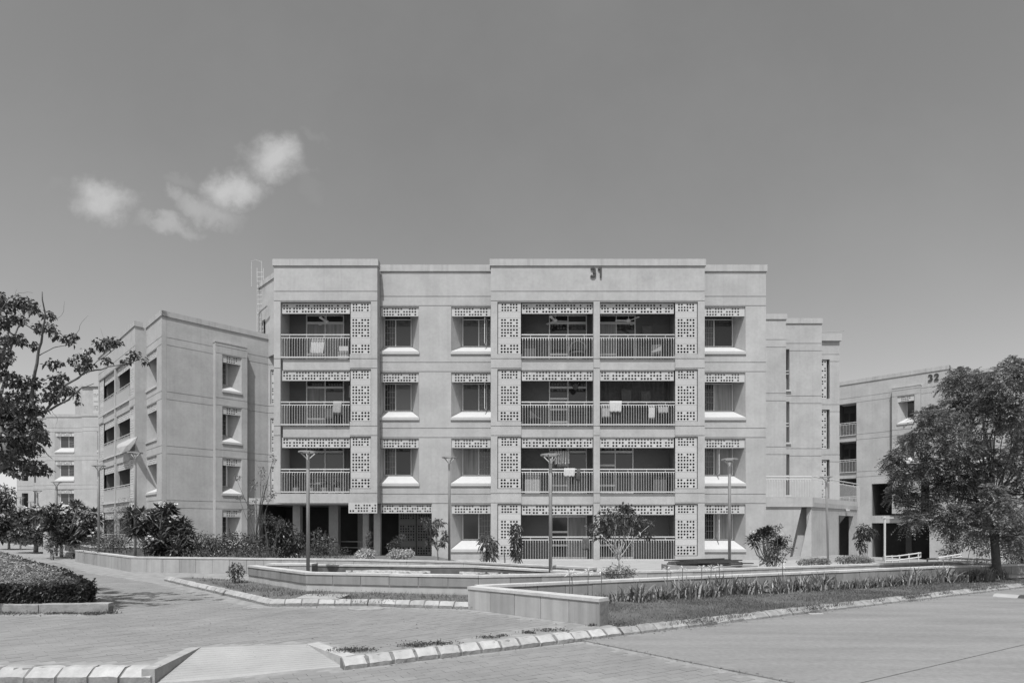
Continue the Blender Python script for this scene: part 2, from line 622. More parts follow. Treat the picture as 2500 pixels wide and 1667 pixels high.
def window(root, M, x0, x1, bx0, bx1, yf, b, grille='L', d=0.75, sash=None, rows=WIN_ROWS, curtain=None, half=False, glass=None):
    """deep splayed opening with perforated screen above, sloping sill, framed window at the back"""
    yb = yf + d
    zt, zb, zw0, zw1 = b + 2.57, b + 0.41, b + 0.92, b + 2.50
    fr = MB()
    t = 0.045
    fr.box(bx0, bx0 + t, yb - 0.04, yb + 0.03, zw0, zw1)
    fr.box(bx1 - t, bx1, yb - 0.04, yb + 0.03, zw0, zw1)
    tz = b + 2.2
    xm = bx0 + (bx1 - bx0) * (0.42 if grille == 'L' else 0.57)
    if half:
        xm = bx1 - 0.1
    for za, zc in ((zw0, zw0 + t), (zw1 - t, zw1), (tz, tz + t)):
        fr.box(bx0 + t, bx1 - t, yb - 0.038, yb + 0.028, za, zc)
    fr.box(xm - t / 2, xm + t / 2, yb - 0.036, yb + 0.026, zw0 + t, tz)
    win = fr.build('window', FRAME, root, M)
    # plastered reveals and the wall round the frame
    r = MB()
    e = 0.004
    r.quad((x0 + e, yf + 0.01, zb), (bx0 - e, yb, zb), (bx0 - e, yb, zt - e), (x0 + e, yf + 0.01, zt - e))
    r.quad((bx1 + e, yb, zb), (x1 - e, yf + 0.01, zb), (x1 - e, yf + 0.01, zt - e), (bx1 + e, yb, zt - e))
    r.quad((x0, yf + 0.01, zt - e), (bx0 - e, yb, zt - e), (bx1 + e, yb, zt - e), (x1, yf + 0.01, zt - e))
    r.quad((bx0 - e, yb, zw1), (bx1 + e, yb, zw1), (bx1 + e, yb, zt - e), (bx0 - e, yb, zt - e))
    r.quad((bx0 - e, yb, zb), (bx1 + e, yb, zb), (bx1 + e, yb, zw0), (bx0 - e, yb, zw0))
    r.build('reveal', PLASTER, win, M)
    s = MB()
    a0, a1 = x0 - 0.02, x1 + 0.02
    yf2 = yf - 0.05
    zs, zl = b + 0.50, b + 0.37
    s.quad((x0 + e, yf2, zs), (x1 - e, yf2, zs), (bx1, yb - 0.045, zw0 - 0.01), (bx0, yb - 0.045, zw0 - 0.01))
    s.quad((a0, yf2 - 0.002, zl), (a1, yf2 - 0.002, zl), (a1, yf2 - 0.002, zs), (a0, yf2 - 0.002, zs))
    s.quad((a0, yf2 - 0.002, zl), (a0, yf + 0.01, zl), (a1, yf + 0.01, zl), (a1, yf2 - 0.002, zl))
    for q in (a0, a1):
        s.quad((q, yf2 - 0.002, zl), (q, yf2 - 0.002, zs), (q, yf + 0.01, zs + 0.03), (q, yf + 0.01, zl))
    s.build('sill', SILLM, win, M)
    # panes
    gl = MB().box(bx0 + t, xm - t / 2, yb, yb + 0.012, zw0 + t, tz)
    gr = MB().box(xm + t / 2, bx1 - t, yb, yb + 0.012, zw0 + t, tz)
    gt = MB().box(bx0 + t, bx1 - t, yb, yb + 0.012, tz + t, zw1 - t)
    c = RND.random() if curtain is None else curtain
    if glass:
        c = 0
    if not half:
        gr.build('pane', CURTAIN if (c > 0.55 and grille == 'L') else (glass or GLASSM), win, M)
    gl.build('pane', CURTAIN if (c > 0.55 and grille == 'R') else (glass or GLASSM), win, M)
    gt.build('pane', DARKGLASS, win, M)
    gx0, gx1 = (bx0 + t, xm - t / 2) if grille == 'L' else (xm + t / 2, bx1 - t)
    if gx1 - gx0 > 0.2:
        put('grille', grille_mesh(gx1 - gx0, tz - zw0 - t), win, M @ T(gx0, yb - 0.03, zw0 + t))
    if sash is not None:
        # casement leaf standing open, hinged on the frame
        w = 0.52
        sm = MB()
        H = tz - zw0 - 0.02
        sm.box(0, 0.03, -w, 0, 0, 0.035).box(0, 0.03, -w, 0, H - 0.035, H).box(0, 0.03, -w, -w + 0.035, 0.035, H - 0.035).box(0, 0.03, -0.035, 0, 0.035, H - 0.035)
        lf = sm.build('open_sash', FRAME, win, M @ T(sash, yb - 0.05, zw0 + 0.03) @ RZ(-8))
    put('screen_panel', perforated(rows, x1 - x0 - 0.05, 0.42), win, M @ T(x0 + 0.025, yf + 0.05, b + 2.57 - 0.425))
    return win


def baluster_mesh(h):
    key = ('bal', round(h, 2))
    if key not in MESH:
        MESH[key] = MB().tube([(0, 0, 0), (0, -0.05, 0.04), (0, -0.05, h - 0.12), (0, 0.0, h)], 0.0085, 4).mesh('baluster', WHITE)
    return MESH[key]


def railing(parent, M, x0, x1, y, b, step=0.113, split=True):
    H = 0.9
    L = x1 - x0
    put('handrail', MB().tube([(0, 0, 0), (L, 0, 0)], 0.026, 8).mesh('handrail', WHITE), parent, M @ T(x0, y, b + 1.03))
    put('rail', MB().tube([(0, 0, 0), (L, 0, 0)], 0.02, 8).mesh('rail', WHITE), parent, M @ T(x0, y, b + H))
    put('base_rail', MB().box(0, L, -0.06, 0.03, -0.02, 0.03).mesh('base_rail', WHITE), parent, M @ T(x0, y, b + 0.0))
    for i in range(4):
        put('rail_post', MB().tube([(0, 0, 0), (0, 0, 0.13)], 0.012, 5).mesh('rail_post', WHITE), parent, M @ T(x0 + L * (i + 0.5) / 4, y, b + H))
    n = max(2, int(L / step))
    me = baluster_mesh(H + 0.06)
    if split:
        for i in range(n):
            put('baluster', me, parent, M @ T(x0 + L * (i + 0.5) / n, y, b - 0.06))
    else:
        mm = MB()
        for i in range(n):
            x = L * (i + 0.5) / n
            mm.box(x - 0.01, x + 0.01, -0.01, 0.01, -0.04, H)
        tag(put('balusters', mm.mesh('balusters', WHITE), parent, M @ T(x0, y, b)), kind='stuff')


def glazed_door(parent, M, x0, x1, y, b, h=2.05, transom=0.36, leaves=2, mid=None):
    t = 0.05
    f = MB()
    z1, z2 = b + h, b + h + transom
    f.box(x0, x0 + t, y - 0.05, y + 0.02, b, z2).box(x1 - t, x1, y - 0.05, y + 0.02, b, z2)
    f.box(x0 + t, x1 - t, y - 0.048, y + 0.018, z1 - 0.07, z1 + 0.03).box(x0 + t, x1 - t, y - 0.048, y + 0.018, z2 - t, z2)
    for i in range(1, leaves):
        x = x0 + (x1 - x0) * i / leaves
        f.box(x - t / 2, x + t / 2, y - 0.046, y + 0.016, b, z2 - t)
    f.box(x0 + t, x1 - t, y - 0.044, y + 0.014, b, b + 0.12)
    if mid is not None:
        for q in mid:
            f.box(x0 + t, x0 + (x1 - x0) / leaves - t / 2, y - 0.042, y + 0.012, b + q, b + q + 0.09)
    d = f.build('door', FRAME, parent, M)
    for i in range(leaves):
        a, c = x0 + (x1 - x0) * i / leaves, x0 + (x1 - x0) * (i + 1) / leaves
        MB().box(a + 0.03, c - 0.03, y, y + 0.01, b + 0.1, z1 - 0.05).build('pane', DARKGLASS if RND.random() < 0.65 else CURTAIN, parent, M)
        MB().box(a + 0.03, c - 0.03, y, y + 0.01, z1 + 0.02, z2 - 0.04).build('pane', DARKGLASS, parent, M)


def balcony(root, M, x0, x1, b, door=None, ground=False, top=False, mid=None, bal=True, railx=None, fx=None):
    fx0, fx1 = fx if fx else (x0, x1)
    sl = MB()
    if ground:
        sl.box(fx0, fx1, 0.06, 1.25, 0.0, b)
    else:
        sl.box(fx0, fx1, 0.07, 1.25, b - 0.50, b)
    p = sl.build('balcony', PLASTER, root, M)
    rx = railx if railx else (x0, x1)
    railing(p, M, rx[0] + 0.01, rx[1] - 0.01, 0.045, b + (0.06 if not ground else 0.04), split=bal)
    band(p, M, x0 + 0.03, x1 - 0.03, 0.12, b + 2.58 - 0.50, b + 2.58 - 0.04)
    if door:
        glazed_door(p, M, door[0], door[1], 1.25, b, mid=mid)
    return p


GROOVES = [B0 + FL * k - d for k in range(1, 5) for d in (0.0, 0.43)]


def cap(root, M, x0, x1, y0, y1, z=13.5, h=0.3, o=0.05):
    return MB().box(x0 - o, x1 + o, y0 - o, y1, z, z + h).build('parapet_cap', CAPM, root, M)


def main_bay(root, M, doors, bal=True, right_end=8.74):
    """the wide bay of paired balconies between two columns of perforated screens; front plane y=0, x from -0.96 to 8.74"""
    x0, x1 = -0.96, right_end
    holes = []
    for k in range(4):
        b = B0 + FL * k
        holes += [(-0.66, 0.42, b + 0.21, b + 2.58), (7.40, 8.43, b + 0.21, b + 2.58)]
    holes += [(0.42, 3.70, 0.05, B0 + FL * 3 + 2.58), (3.985, 7.40, 0.05, B0 + FL * 3 + 2.58)]
    relief_wall(x0, x1, 0, 13.5, holes, GROOVES).build('wall', PLASTER, root, M)
    cap(root, M, x0, x1, 0, 0.4)
    for k in range(4):
        b = B0 + FL * k
        screen_column(root, M, -0.63, 0.40, 0.05, b + 0.23, b + 2.55)
        screen_column(root, M, 7.42, 8.40, 0.05, b + 0.23, b + 2.55)
        d = doors[k]
        balcony(root, M, 0.42, 3.70, b, d[0], ground=(k == 0), mid=d[2], bal=bal)
        balcony(root, M, 3.985, 7.40, b, d[1], ground=(k == 0), mid=d[2], bal=bal)
    # partitions and the room wall behind the balconies
    for px in (-0.80, 3.72, 7.45, 8.48):
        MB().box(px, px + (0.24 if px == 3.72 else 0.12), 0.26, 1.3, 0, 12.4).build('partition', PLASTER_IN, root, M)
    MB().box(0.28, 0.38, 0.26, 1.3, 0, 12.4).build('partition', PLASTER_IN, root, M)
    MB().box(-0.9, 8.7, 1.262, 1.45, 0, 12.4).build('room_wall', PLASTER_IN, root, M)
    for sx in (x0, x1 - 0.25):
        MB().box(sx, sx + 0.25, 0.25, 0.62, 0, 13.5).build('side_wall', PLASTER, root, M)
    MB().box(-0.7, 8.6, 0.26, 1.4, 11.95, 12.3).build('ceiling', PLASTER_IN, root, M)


def arc(cx, cz, rx, rz, a0, a1, n=10):
    return [(cx + rx * math.cos(math.radians(a0 + (a1 - a0) * i / n)), cz + rz * math.sin(math.radians(a0 + (a1 - a0) * i / n))) for i in range(n + 1)]


# strokes of the bold wall numerals in a box 0.62 wide and 1 high
DIGITS = {'1': [[(0.06, 0.80), (0.30, 0.93), (0.30, 0.93)], [(0.33, 1.0), (0.33, 0.0)]],
          '2': [arc(0.30, 0.70, 0.22, 0.22, 160, -20) + [(0.10, 0.08)], [(0.06, 0.08), (0.58, 0.08)]],
          '3': [arc(0.28, 0.715, 0.21, 0.205, 150, -90), arc(0.28, 0.295, 0.235, 0.215, 90, -150)],
          '4': [[(0.44, 1.0), (0.44, 0.0)], [(0.42, 0.93), (0.08, 0.30)], [(0.04, 0.27), (0.60, 0.27)]]}


def number(root, M, text, size, ext=0.05, w=0.185):
    """raised numerals: thick strokes standing off the wall, each numeral a mesh of its own"""
    for q, chx in enumerate(text):
        m = MB()
        for si, st in enumerate(DIGITS[chx]):
            y0, y1 = -ext - 0.002 * si, 0.0
            pts = [Vector((x, z)) for x, z in st]
            L, R = [], []
            for i, p in enumerate(pts):
                d = pts[min(i + 1, len(pts) - 1)] - pts[max(i - 1, 0)]
                d = d.normalized() if d.length > 1e-6 else Vector((1, 0))
                nn = Vector((-d.y, d.x)) * w / 2
                L.append((p + nn) * size)
                R.append((p - nn) * size)
            for i in range(len(pts) - 1):
                a, b, c, d = L[i], L[i + 1], R[i + 1], R[i]
                m.quad((a.x, y0, a.y), (d.x, y0, d.y), (c.x, y0, c.y), (b.x, y0, b.y))
                m.quad((a.x, y0, a.y), (b.x, y0, b.y), (b.x, y1, b.y), (a.x, y1, a.y))
                m.quad((d.x, y0, d.y), (d.x, y1, d.y), (c.x, y1, c.y), (c.x, y0, c.y))
            for e in (0, -1):
                a, d = L[e], R[e]
                m.quad((a.x, y0, a.y), (a.x, y1, a.y), (d.x, y1, d.y), (d.x, y0, d.y))
        m.build('numeral', LETTER, root, M @ T(q * size * 0.74, 0, 0))


# ================================================================== GROUND
SLOPE_PTS = None
gm = MB()
NGX, NGY = 60, 60


def ground_z(x, y):
    f = max(0.0, min(1.0, (x - 13.5) / 8)) * max(0.0, min(1.0, (y - 19) / 12))
    return -0.03 - 0.75 * f


gx = [-900, -400, -200] + [-100 + 4 * i for i in range(51)] + [200, 400, 900]
gy = [-60, -20, 0] + [4 * i for i in range(1, 26)] + [140, 250, 500, 1500]
vi = {}
for i, x in enumerate(gx):
    for j, y in enumerate(gy):
        vi[i, j] = len(gm.v)
        gm.v.append((x, y, ground_z(x, y)))
for i in range(len(gx) - 1):
    for j in range(len(gy) - 1):
        gm.f.append((vi[i, j], vi[i + 1, j], vi[i + 1, j + 1], vi[i, j + 1]))
struct('ground', gm.mesh('ground', EARTH))

# kerb line of the road (top back edge of the kerb stones)
KA, KB = Vector((-1.95, 6.83, 0)), Vector((14.6, 16.75, 0))
kd = (KB - KA).normalized()
kn = Vector((kd.y, -kd.x, 0))                     # towards the road
# concrete carriageway, right of the joint with the pavers
j0 = Vector((0.89, 8.52, 0)) + kn * 0.0
jd = Vector((2.45 - 0.89, 6.57 - 8.52, 0)).normalized()
ja, jb = j0, j0 + jd * 14
road_far = KB + kd * 60
base = j0 + kn * 0.02
SEAM = 3.32                                       # second bay of the slab starts this far from the kerb
rd = MB()
RUP = 0.035


def road_z(x):
    f = max(0.0, min(1.0, (x + 3.3) / 1.3))
    return RUP * f * f * (3 - 2 * f)


def road_top(x):
    return 6.9 if x <= KA.x else KA.y + (x - KA.x) * kd.y / kd.x


rx = [-60, -3.3, -3.0, -2.7, -2.4, -2.0, KA.x, 4, 10, 20, 40, 66]
for xa_, xb_ in zip(rx[:-1], rx[1:]):
    rd.quad((xa_, -12, road_z(xa_)), (xb_, -12, road_z(xb_)), (xb_, road_top(xb_), road_z(xb_)), (xa_, road_top(xa_), road_z(xa_)))
road = struct('road', rd.mesh('road', PAVJOINT))
# concrete slabs laid as bays with open joints
Kroad = j0 + kn * 0.0
width = 3.45
bay_len = 9.0
for r in range(3):
    for c in range(7):
        p = j0 + jd * (0.03 + r * width) + kd * (0.015 + c * bay_len)
        mm = MB()
        w, l = width - 0.022, bay_len - 0.014
        mm.v += [tuple(p + Vector((0, 0, z))) for z in (0, 0.012)]
        mm = MB()
        a, b_, c_, d_ = p, p + kd * l, p + kd * l + jd * w, p + jd * w
        mm.poly([d_, c_, b_, a], RUP, RUP + 0.014)
        mm.build('concrete_slab', CONCRETE, road)

# raised paved plaza (0.15 m above the road); edges follow the kerbs and the dropped ramp
PZ = 0.15
RAMP_TL, RAMP_TR = G(490, 1580, PZ), G(748, 1572, PZ)
plaza_pts = [Vector((-14, 6.42, 0)), Vector((G(398, 1623, PZ).x, 6.42, 0)), RAMP_TL, RAMP_TR, Vector((-1.88, 6.9, 0)), KA + kd * 0.1, KA + kd * 4.0,
             KB + kd * 3, Vector((19, 30, 0)), Vector((15, 45, 0)), Vector((-75, 75, 0)), Vector((-75, 6.42, 0))]
struct('plaza', MB().poly(plaza_pts, -0.02, PZ - 0.002).mesh('plaza', PAVJOINT))


def inside(pt, poly):
    x, y = pt[0], pt[1]
    c = False
    n = len(poly)
    for i in range(n):
        a, b = poly[i], poly[(i + 1) % n]
        if (a[1] > y) != (b[1] > y) and x < (b[0] - a[0]) * (y - a[1]) / (b[1] - a[1]) + a[0]:
            c = not c
    return c


def lay_pavers(parent, region, z, ang, lx, ly, keep, holes=(), near_n=150, gap=0.004, off=0.0):
    """individual paving blocks in running bond; the nearest are objects, the rest one joined field"""
    ca, sa = math.cos(math.radians(ang)), math.sin(math.radians(ang))
    xs, ys = [p[0] for p in region], [p[1] for p in region]
    cells = []
    R_ = 26
    cx0, cy0 = (min(xs) + max(xs)) / 2, (min(ys) + max(ys)) / 2
    nrow = int(R_ / ly)
    for r in range(-nrow, nrow):
        for q in range(-int(R_ / lx), int(R_ / lx)):
            u, v = (q + 0.5 * (r % 2)) * lx, r * ly
            x, y = cx0 + u * ca - v * sa, cy0 + u * sa + v * ca
            ok = True
            for du_, dv_ in ((0, 0), (lx * .5, ly * .5), (-lx * .5, ly * .5), (lx * .5, -ly * .5), (-lx * .5, -ly * .5)):
                pt = (x + du_ * ca - dv_ * sa, y + du_ * sa + dv_ * ca)
                if not inside(pt, region) or any(inside(pt, h) for h in holes):
                    ok = False
                    break
            if ok and keep(x, y):
                cells.append((y * y + x * x, x, y))
    cells.sort()
    zf = z if callable(z) else (lambda x_: z)
    meshes = []
    for k in range(1):
        a, b = lx / 2 - gap / 2, ly / 2 - gap / 2
        c = 0.0008
        m = MB()
        m.v = [(-a, -b, 0.0), (a, -b, 0.0), (a, b, 0.0), (-a, b, 0.0), (-a + c, -b + c, 0.012), (a - c, -b + c, 0.012), (a - c, b - c, 0.012), (-a + c, b - c, 0.012)]
        m.f = [(4, 5, 6, 7), (0, 1, 5, 4), (1, 2, 6, 5), (2, 3, 7, 6), (3, 0, 4, 7)]
        meshes.append(m.mesh('paver', PAVER))
    for (_, x, y) in cells[:near_n]:
        o = put('paver', meshes[0], parent, T(x, y, zf(x) + off - 0.012 + RND.uniform(-0.0005, 0.003)) @ RZ(ang + RND.uniform(-0.5, 0.5)) @ Matrix.Rotation(RND.uniform(-0.008, 0.008), 4, 'X'))
    rest = cells[near_n:]
    if rest:
        A = np.array([(x, y) for _, x, y in rest])
        bl = np.array(meshes[0].vertices[0].co[:])
        bv = np.array([v.co[:] for v in meshes[0].vertices])
        rot = np.array([[ca, -sa], [sa, ca]])
        bxy = bv[:, :2] @ rot.T
        V = np.zeros((len(A), 8, 3))
        V[:, :, :2] = A[:, None, :] + bxy[None]
        tilt = NP.uniform(-0.004, 0.004, (len(A), 2))
        V[:, :, 2] = np.array([zf(x) for x in A[:, 0]])[:, None] + off - 0.012 + bv[None, :, 2] + NP.uniform(-0.0005, 0.003, (len(A), 1)) + (bxy[None] * tilt[:, None, :]).sum(-1)
        me = np_mesh('paver_field', V.reshape(-1, 3), [(4, 5, 6, 7), (0, 1, 5, 4), (1, 2, 6, 5), (2, 3, 7, 6), (3, 0, 4, 7)], 8, PAVER)
        tag(put('paver_field', me, parent), kind='stuff')


# ------------------------------------------------------------------ kerbs
def kerb_mesh(L, prof, m, key):
    """worn stone: profile swept in five steps with chipped ends and uneven arrises; a few variants per kind"""
    k = ('kerb', round(L, 3), key, RND.randrange(6))
    if k not in MESH:
        n, mseg = len(prof), 6
        mb = MB()
        for i in range(mseg + 1):
            e = i in (0, mseg)
            for y, z in prof:
                j = 0.004 if z > 0.03 else 0.0
                mb.v.append((L * i / mseg + (RND.uniform(-1, 1) * 0.006 if e else 0), y + RND.uniform(-j, j) * (1.6 if e else 1), z + RND.uniform(-j, j) - (RND.random() * 0.006 if e and z > 0.03 else 0)))
        for i in range(mseg):
            for q in range(n):
                r = (q + 1) % n
                mb.f.append((i * n + q, (i + 1) * n + q, (i + 1) * n + r, i * n + r))
        mb.f.append(tuple(range(n)))
        mb.f.append(tuple(mseg * n + n - 1 - i for i in range(n)))
        me = mb.mesh('kerb_stone', m)
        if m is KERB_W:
            me.materials.append(KERB_F)  # front strip takes the shade-darkened colour
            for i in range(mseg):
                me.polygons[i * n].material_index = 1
        MESH[k] = me
    return MESH[k]


PROF_ROAD = [(0, 0), (0, 0.075), (0.11, 0.152), (0.115, 0.155), (0.20, 0.155), (0.20, 0)]
PROF_SLIM = [(0, 0), (0, 0.052), (0.09, 0.117), (0.095, 0.12), (0.165, 0.12), (0.165, 0)]
PROF_LOW = [(0, 0), (0, 0.05), (0.05, 0.12), (0.13, 0.12), (0.13, 0)]


def kerb(p, q, z, prof, L, gap, m, key, name='kerb', skip=()):
    p, q = Vector((p[0], p[1], 0)), Vector((q[0], q[1], 0))
    d = q - p
    ang = math.degrees(math.atan2(d.y, d.x))
    n = max(1, int(round(d.length / L)))
    l = d.length / n
    M = T(p.x, p.y, z) @ RZ(ang)
    depth = max(y for y, _ in prof)
    hmax = max(zz for _, zz in prof)
    cy_ = depth / 2 if depth > 0 else -0.125
    bedp = [(cy_ + (y - cy_) * (1 - 0.016 / 0.1), zz * 0.94 - 0.002) for y, zz in prof]
    base_ = struct(name, MB().prism(bedp, 0.004, d.length - 0.004).mesh('kerb_bed', MORTAR), M)
    for i in range(n):
        if i in skip:
            continue
        j = T(l * i + gap / 2, RND.uniform(-0.006, 0.006), RND.uniform(-0.005, 0.004)) @ RZ(RND.uniform(-0.7, 0.7)) @ Matrix.Rotation(RND.uniform(-0.012, 0.012), 4, 'Y')
        put('kerb_stone', kerb_mesh(l - gap, prof, m, key), base_, j)
    return base_


# kerb left of the ramp
KL0 = Vector((-8.0, 6.22, 0))
KL1 = Vector((G(398, 1623, PZ).x, 6.22, 0))
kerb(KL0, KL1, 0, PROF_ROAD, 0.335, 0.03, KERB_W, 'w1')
# kerb along the road: painted as far as the lawn, weathered beyond
kfront = kn * 0.165
k_start = KA + kfront
k_mid = KA + kd * 4.05 + kfront
k_end = KB + kd * 6 + kfront
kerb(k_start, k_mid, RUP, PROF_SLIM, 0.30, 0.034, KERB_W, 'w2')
kerb(k_mid + kd * 0.02, k_end, RUP, PROF_SLIM, 0.33, 0.018, KERB_R, 'r1')
# ramp and its sloping cheeks
rp = MB()
RB0, RB1 = Vector((KL1.x + 0.02, 6.24, 0)), Vector((-1.93, 6.86, 0)) + kn * 0.02
rp.v = [(RB0.x, RB0.y, 0.012), (RB1.x, RB1.y, 0.012), (RAMP_TR.x, RAMP_TR.y, PZ + 0.004), (RAMP_TL.x, RAMP_TL.y, PZ + 0.004)]
mid_n = 14
rp = MB()
rows_ = []
for i in range(mid_n + 1):
    f = i / mid_n
    a, b = RB0.lerp(Vector((RAMP_TL.x, RAMP_TL.y, 0)), f), RB1.lerp(Vector((RAMP_TR.x, RAMP_TR.y, 0)), f)
    zz = (0.004 if i else -0.012) + (PZ - 0.001) * f
    zr = (0.004 if i else -0.012) + RUP * (1 - f) + (PZ - 0.001) * f
    rows_.append((a, b, zz, zr))
for i in range(mid_n):
    (a, b, z0_, y0_), (c, d, z1_, y1_) = rows_[i], rows_[i + 1]
    e = 0.0012
    rp.quad((a.x, a.y, z0_ + e), (b.x, b.y, y0_ + e), (d.x, d.y, y1_ - e), (c.x, c.y, z1_ - e))
    rp.quad((c.x, c.y, z1_ - e), (d.x, d.y, y1_ - e), (d.x, d.y, y1_ + e), (c.x, c.y, z1_ + e))
struct('ramp', rp.mesh('ramp', RAMPM))
ck = MB()
for (a, b, w) in ((RB0, RAMP_TL, -0.12), (RB1, RAMP_TR, 0.16)):
    dvec = (Vector((b.x, b.y, 0)) - a)
    nv = Vector((-dvec.y, dvec.x, 0)).normalized() * (0.13 if w < 0 else -0.16)
    n = len(ck.v)
    ck.v += [(a.x, a.y, 0), (b.x, b.y, 0), (b.x + nv.x, b.y + nv.y, 0), (a.x + nv.x, a.y + nv.y, 0),
             (a.x, a.y, 0.15), (b.x, b.y, 0.158), (b.x + nv.x, b.y + nv.y, 0.158), (a.x + nv.x, a.y + nv.y, 0.155)]
    ck.f += [tuple(n + i for i in f) for f in ((0, 1, 5, 4), (1, 2, 6, 5), (2, 3, 7, 6), (3, 0, 4, 7), (4, 5, 6, 7))]
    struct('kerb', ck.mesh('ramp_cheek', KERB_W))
    ck = MB()

# pavers: plaza in front (45 degrees to the building) and the paved strip of road
RAMP_POLY = [RB0, RB1, RAMP_TR + Vector((0.16, 0.1, 0)), RAMP_TL + Vector((-0.15, 0.03, 0))]
plaza = bpy.data.objects['plaza']
FIELD = [Vector((-12, 6.43, 0)), Vector((KL1.x, 6.43, 0)), RAMP_TL, RAMP_TR, Vector((-1.80, 6.95, 0)), KA + kd * 0.1, KA + kd * 4.2, Vector((1.2, 9.0, 0)), Vector((-0.9, 10.85, 0)),
         Vector((-2.7, 11.25, 0)), Vector((-4.7, 11.15, 0)), Vector((-10.0, 16.6, 0)), Vector((-14, 20.0, 0)), Vector((-19, 25.5, 0)), Vector((-40, 46, 0)), Vector((-40, 40, 0)), Vector((-16.2, 20.6, 0)), Vector((-10.7, 14.6, 0)), Vector((-6.9, 10.2, 0)), Vector((-12, 10.2, 0))]


def seen(x, y):
    u = 1250 + x / y * FPX
    return -40 < u < 2540 and y > 4.5


lay_pavers(plaza, FIELD, PZ, 45, 0.24, 0.12, lambda x, y: seen(x, y) and y < 26, [RAMP_POLY], 160)
ROADF = [Vector((-9, 3.5, 0)), Vector((-9, 6.18, 0)), Vector((KL1.x, 6.18, 0)), RB0 + Vector((0, -0.05, 0)), RB1 + Vector((-0.02, -0.05, 0)), k_start + kn * 0.03 + kd * 0.05, k_mid - kd * 0.55 + kn * 0.03, j0 + jd * 0.05 - kd * 0.03, j0 + jd * 12 - kd * 0.03]
lay_pavers(road, ROADF, road_z, math.degrees(math.atan2(kd.y, kd.x)), 0.24, 0.12, lambda x, y: seen(x, y) and 5.6 < y < 12, (), 140, off=0.003)


# ================================================================== BUILDING 31 (centre)
B31 = thing('apartment_building', 'pale four-storey apartment block numbered 31 with paired balconies', 'building', T(0, 27.4, 0))
DOORS31 = [((1.75, 3.55), (4.02, 5.75), (0.62, 1.25)),
           ((1.75, 3.55), (4.02, 5.75), (0.4, 1.35)),
           ((1.75, 3.55), (4.6, 6.2), (0.35, 0.95, 1.45)),
           ((1.75, 3.55), (4.02, 5.85), (0.5,))]
main_bay(B31, I4, DOORS31)
# recessed middle part with windows and the undercroft opening
holesM = []
for k in range(4):
    b = B0 + FL * k
    if k:
        holesM.append((-6.10, -4.31, b + 0.40, b + 2.58))
    holesM.append((-2.82, -0.97, b + 0.40, b + 2.58))
holesM.append((-6.2, -3.72, -0.1, 2.76))
relief_wall(-6.105, -0.965, 0, 13.5, holesM, GROOVES).build('wall', PLASTER, B31, T(0, 0.6, 0))
cap(B31, T(0, 0.6, 0), -6.05, -1.02, 0, 0.4)
for k in range(4):
    b = B0 + FL * k
    if k:
        window(B31, I4, -6.10, -4.31, -6.08, -4.77, 0.6, b, 'L', curtain=(0, 0.2, 0.3, 0.1)[k])
    window(B31, I4, -2.82, -0.97, -2.36, -0.99, 0.6, b, 'R', curtain=(0.2, 0.9, 0.3, 0.2)[k], sash=-1.22 if k in (2, 3) else None)
put('screen_panel', perforated(['10111001101100111011', '01110110111011101101', '11011011101110110111'], 2.38, 0.42), B31, T(-6.10, 0.68, 2.32))
# right part
holesR = [(8.75, 10.82, B0 + FL * k + 0.40, B0 + FL * k + 2.58) for k in range(4)]
relief_wall(8.735, 11.77, 0, 13.5, holesR, GROOVES).build('wall', PLASTER, B31, T(0, 0.6, 0))
cap(B31, T(0, 0.6, 0), 8.80, 11.77, 0, 0.4)
for k in range(4):
    window(B31, I4, 8.75, 10.82, 8.95, 10.50, 0.6, B0 + FL * k, 'L', curtain=(0.9, 0.8, 0.7, 0.1)[k], sash=9.72 if k in (0, 1) else None)
MB().box(11.52, 11.768, 0.85, 9.0, 0, 13.5).build('side_wall', PLASTER, B31)
# left bay carried over the undercroft
holesL = []
for k in range(1, 4):
    b = B0 + FL * k
    holesL.append((-7.36, -6.40, b + 0.21, b + 2.58))
holesL.append((-10.5, -7.36, B0 + FL - 0.0, B0 + FL * 3 + 2.58))
relief_wall(-10.8, -6.11, 2.76, 13.5, holesL, [g for g in GROOVES if g > 2.9]).build('wall', PLASTER, B31)
cap(B31, I4, -10.8, -6.11, 0, 0.4)
for k in range(1, 4):
    b = B0 + FL * k
    screen_column(B31, I4, -7.33, -6.42, 0.05, b + 0.23, b + 2.55)
    balcony(B31, I4, -10.5, -7.36, b, (-9.75, -7.95), mid=(0.5,), fx=(-10.42, -7.37))
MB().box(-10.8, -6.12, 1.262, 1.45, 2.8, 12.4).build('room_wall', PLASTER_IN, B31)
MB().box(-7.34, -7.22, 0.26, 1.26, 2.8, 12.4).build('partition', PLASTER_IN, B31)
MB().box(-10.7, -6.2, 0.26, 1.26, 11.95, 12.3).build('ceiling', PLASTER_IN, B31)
MB().box(-6.36, -6.112, 0.252, 1.0, 2.76, 13.5).build('side_wall', PLASTER, B31)
MB().box(-10.798, -10.55, 0.252, 1.3, 2.76, 13.5).build('side_wall', PLASTER, B31)
MB().box(-10.6, -6.3, 0.255, 1.3, 2.763, 3.1).build('floor_slab', PLASTER, B31)
put('screen_panel', perforated(['0011011101', '0011111011', '1101111011'], 1.30, 0.46), B31, T(-7.41, -0.02, 2.30))
